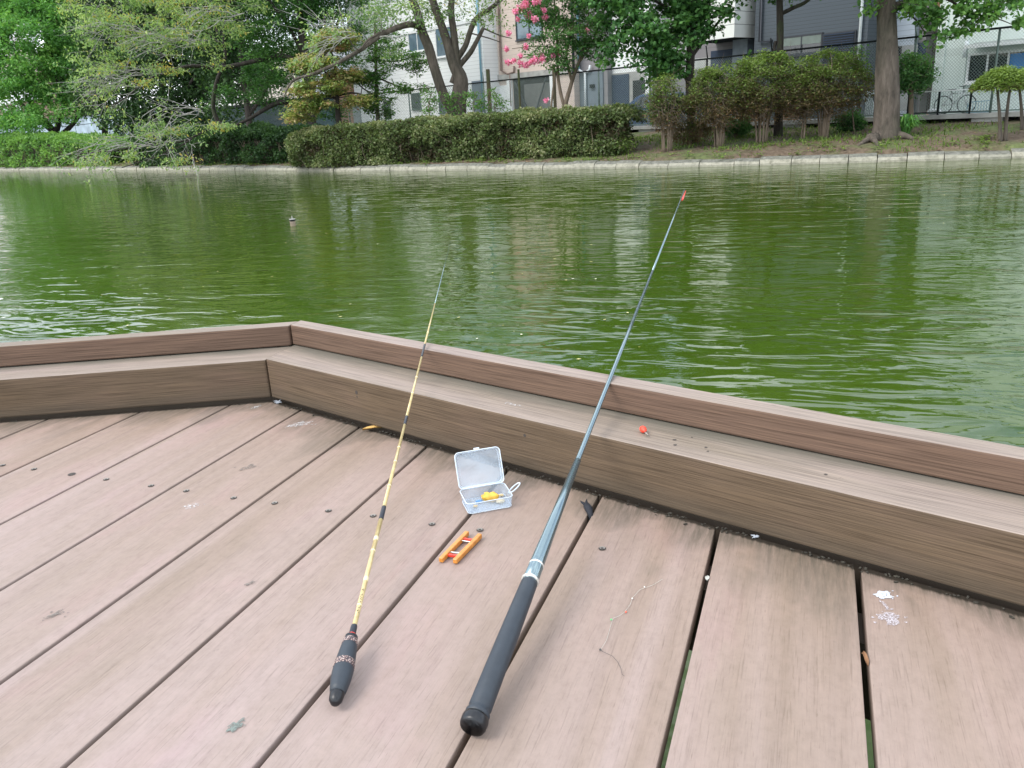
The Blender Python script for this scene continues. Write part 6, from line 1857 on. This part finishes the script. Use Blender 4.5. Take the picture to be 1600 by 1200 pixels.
hedge('far_left_hedge', 'bright low clipped hedge at the far left edge of the bank', [(-60, 60, 214), (20, 53, 213), (80, 49.5, 213), (120, 47.5, 216), (170, 45, 222)], 3.0, 26000, 0.14, G_MID, 83, tint=0.7, rough=0.2)
round_bush('waterside_bush', 'green bush hanging over the stones at the extreme left', 5, 57, 238, 22, 20, 3500, 0.13, G_MID, 84)
round_bush('low_bush', 'low bright bush at the right end of the long hedge near the ground', 968, 24.6, 229, 14, 8, 1500, 0.075, G_SHRUB, 85, tint=(0.75, 0.2))

# ---- ground cover
rng = np.random.default_rng(90)
def scatter_ground(n, pxr, f0, f1, keep):
    out = []
    while len(out) < n:
        px = rng.uniform(*pxr); 
        i = int(rng.integers(0, len(BL) - 1)); p = BL[i].lerp(BL[i + 1], float(rng.uniform()))
        q = p + bank_normal(i) * float(rng.uniform(f0, f1))
        if q.x < -50 or q.x > 17 or q.y > 66: continue
        if keep(q): out.append((q.x, q.y, ground_z(q.x, q.y)))
    return np.array(out)
def patchy(q):
    v = noise.noise(Vector((q.x * 0.55, q.y * 0.55, 1.7))) + 0.5 * noise.noise(Vector((q.x * 2.1, q.y * 2.1, 5.7)))
    return v > rng.uniform(-0.25, 0.35) and (q.x > 2 or rng.uniform() < 0.35)
pts = scatter_ground(15000, (0, 1), 0.22, 6.0, patchy)
n = len(pts); a = rng.uniform(0, 6.28, n); h = rng.uniform(0.03, 0.10, n); w = rng.uniform(0.008, 0.02, n)
s_ = np.stack([np.cos(a), np.sin(a), 0 * a], 1) * w[:, None]; ld = rng.normal(0, 0.04, (n, 3)); ld[:, 2] = 0
top = pts + np.array((0, 0, 1)) * h[:, None] + ld
V = np.stack([pts - s_, pts + s_, top + s_ * 0.4, top - s_ * 0.4], 1)
tag(np_quads('grass', V, G_GRASS, None, rng.normal(0.5, 0.25, n)), 'thin patches of short grass on the bare bank', 'grass', kind='stuff')
# low leafy weeds
pts = scatter_ground(260, (0, 1), 0.2, 1.6, lambda q: True)
ctr = np.repeat(pts, 26, axis=0) + rng.normal(size=(len(pts) * 26, 3)) * np.array((0.10, 0.10, 0.03)) + np.array((0, 0, 0.06))
tag(np_quads('weeds', leaf_quads(ctr, 0.075, rng, up=0.7, aspect=0.6), G_GRASS, None, rng.normal(0.6, 0.25, len(ctr))), 'scattered low leafy weeds just behind the stone edging', 'weeds', kind='stuff')
# leaf litter
M_LIT = leaf_mat('fallen_leaf', [(0.0, (0.09, 0.04, 0.02)), (0.5, (0.20, 0.10, 0.045)), (1.0, (0.34, 0.24, 0.11))], 0.1)
pts = scatter_ground(7500, (0, 1), 0.25, 4.5, lambda q: q.x < 3 or rng.uniform() < 0.35)
tag(np_quads('leaf_litter', leaf_quads(pts + np.array((0, 0, 0.02)), 0.075, rng, up=0.85, aspect=0.7), M_LIT, None, rng.normal(0.45, 0.25, len(pts))), 'brown fallen leaves littering the bank under hedge and trees', 'leaf litter', kind='stuff')
# specks floating on the pond
M_FLOAT = leaf_mat('floating_leaf', [(0.0, (0.30, 0.26, 0.08)), (0.5, (0.55, 0.50, 0.18)), (1.0, (0.75, 0.72, 0.55))], 0.0)
P_ = []
while len(P_) < 190:
    px, py = rng.uniform(-60, 1660), 268 + 420 * rng.uniform() ** 2.2
    q = on_z(px, py, WZ + 0.006)
    if q.y > 3 and (noise.noise(Vector((q.x * 0.15, q.y * 0.15, 8))) > -0.1): P_.append(q)
P_ = np.array([tuple(q) for q in P_])
sz = 0.022 + 0.018 * np.clip(P_[:, 1] / 20, 0, 1.5)
V = leaf_quads(P_, 1.0, rng, up=0.985, aspect=0.55, jitter=0.5); V = P_[:, None, :] + (V - P_[:, None, :]) * sz[:, None, None]; V[:, :, 2] = WZ + 0.006
tag(np_quads('floating_leaves', V, M_FLOAT, None, rng.normal(0.5, 0.3, len(P_))), 'tiny yellow leaves and specks drifting on the green water', 'floating leaves', kind='stuff')

# marker post standing in the pond
b = on_z(458, 353, WZ); k = b.y / F_PX
mp = empty('water_marker', b, label='small brown post stub with dark cap and spike standing in the pond', cat='marker post')
mb = MB(); mb.tube([b + Vector((0, 0, -0.3)), b + Vector((0, 0, 5.0 * k)), b + Vector((0, 0, 7 * k))], [4.3 * k, 4.3 * k, 4.6 * k], 12); mb.build('body', plain('marker_brown', (0.24, 0.19, 0.14), 0.7, var=0.3, scale=9), mp, smooth=True)
mb = MB(); mb.tube([b + Vector((0, 0, 6.8 * k)), b + Vector((0, 0, 10.0 * k))], [4.0 * k, 4.6 * k], 12); mb.build('dark_cap', M_CAP, mp)
mb = MB(); mb.tube([b + Vector((0, 0, 10.01 * k)), b + Vector((0, 0, 10.7 * k))], [4.9 * k, 4.7 * k], 12); mb.build('top_plate', M_CONC, mp)
mb = MB(); mb.tube([b + Vector((0, 0, 10.6 * k)), b + Vector((0, 0, 15.5 * k))], [0.8 * k, 0.5 * k], 6); mb.build('spike', M_CONC, mp)
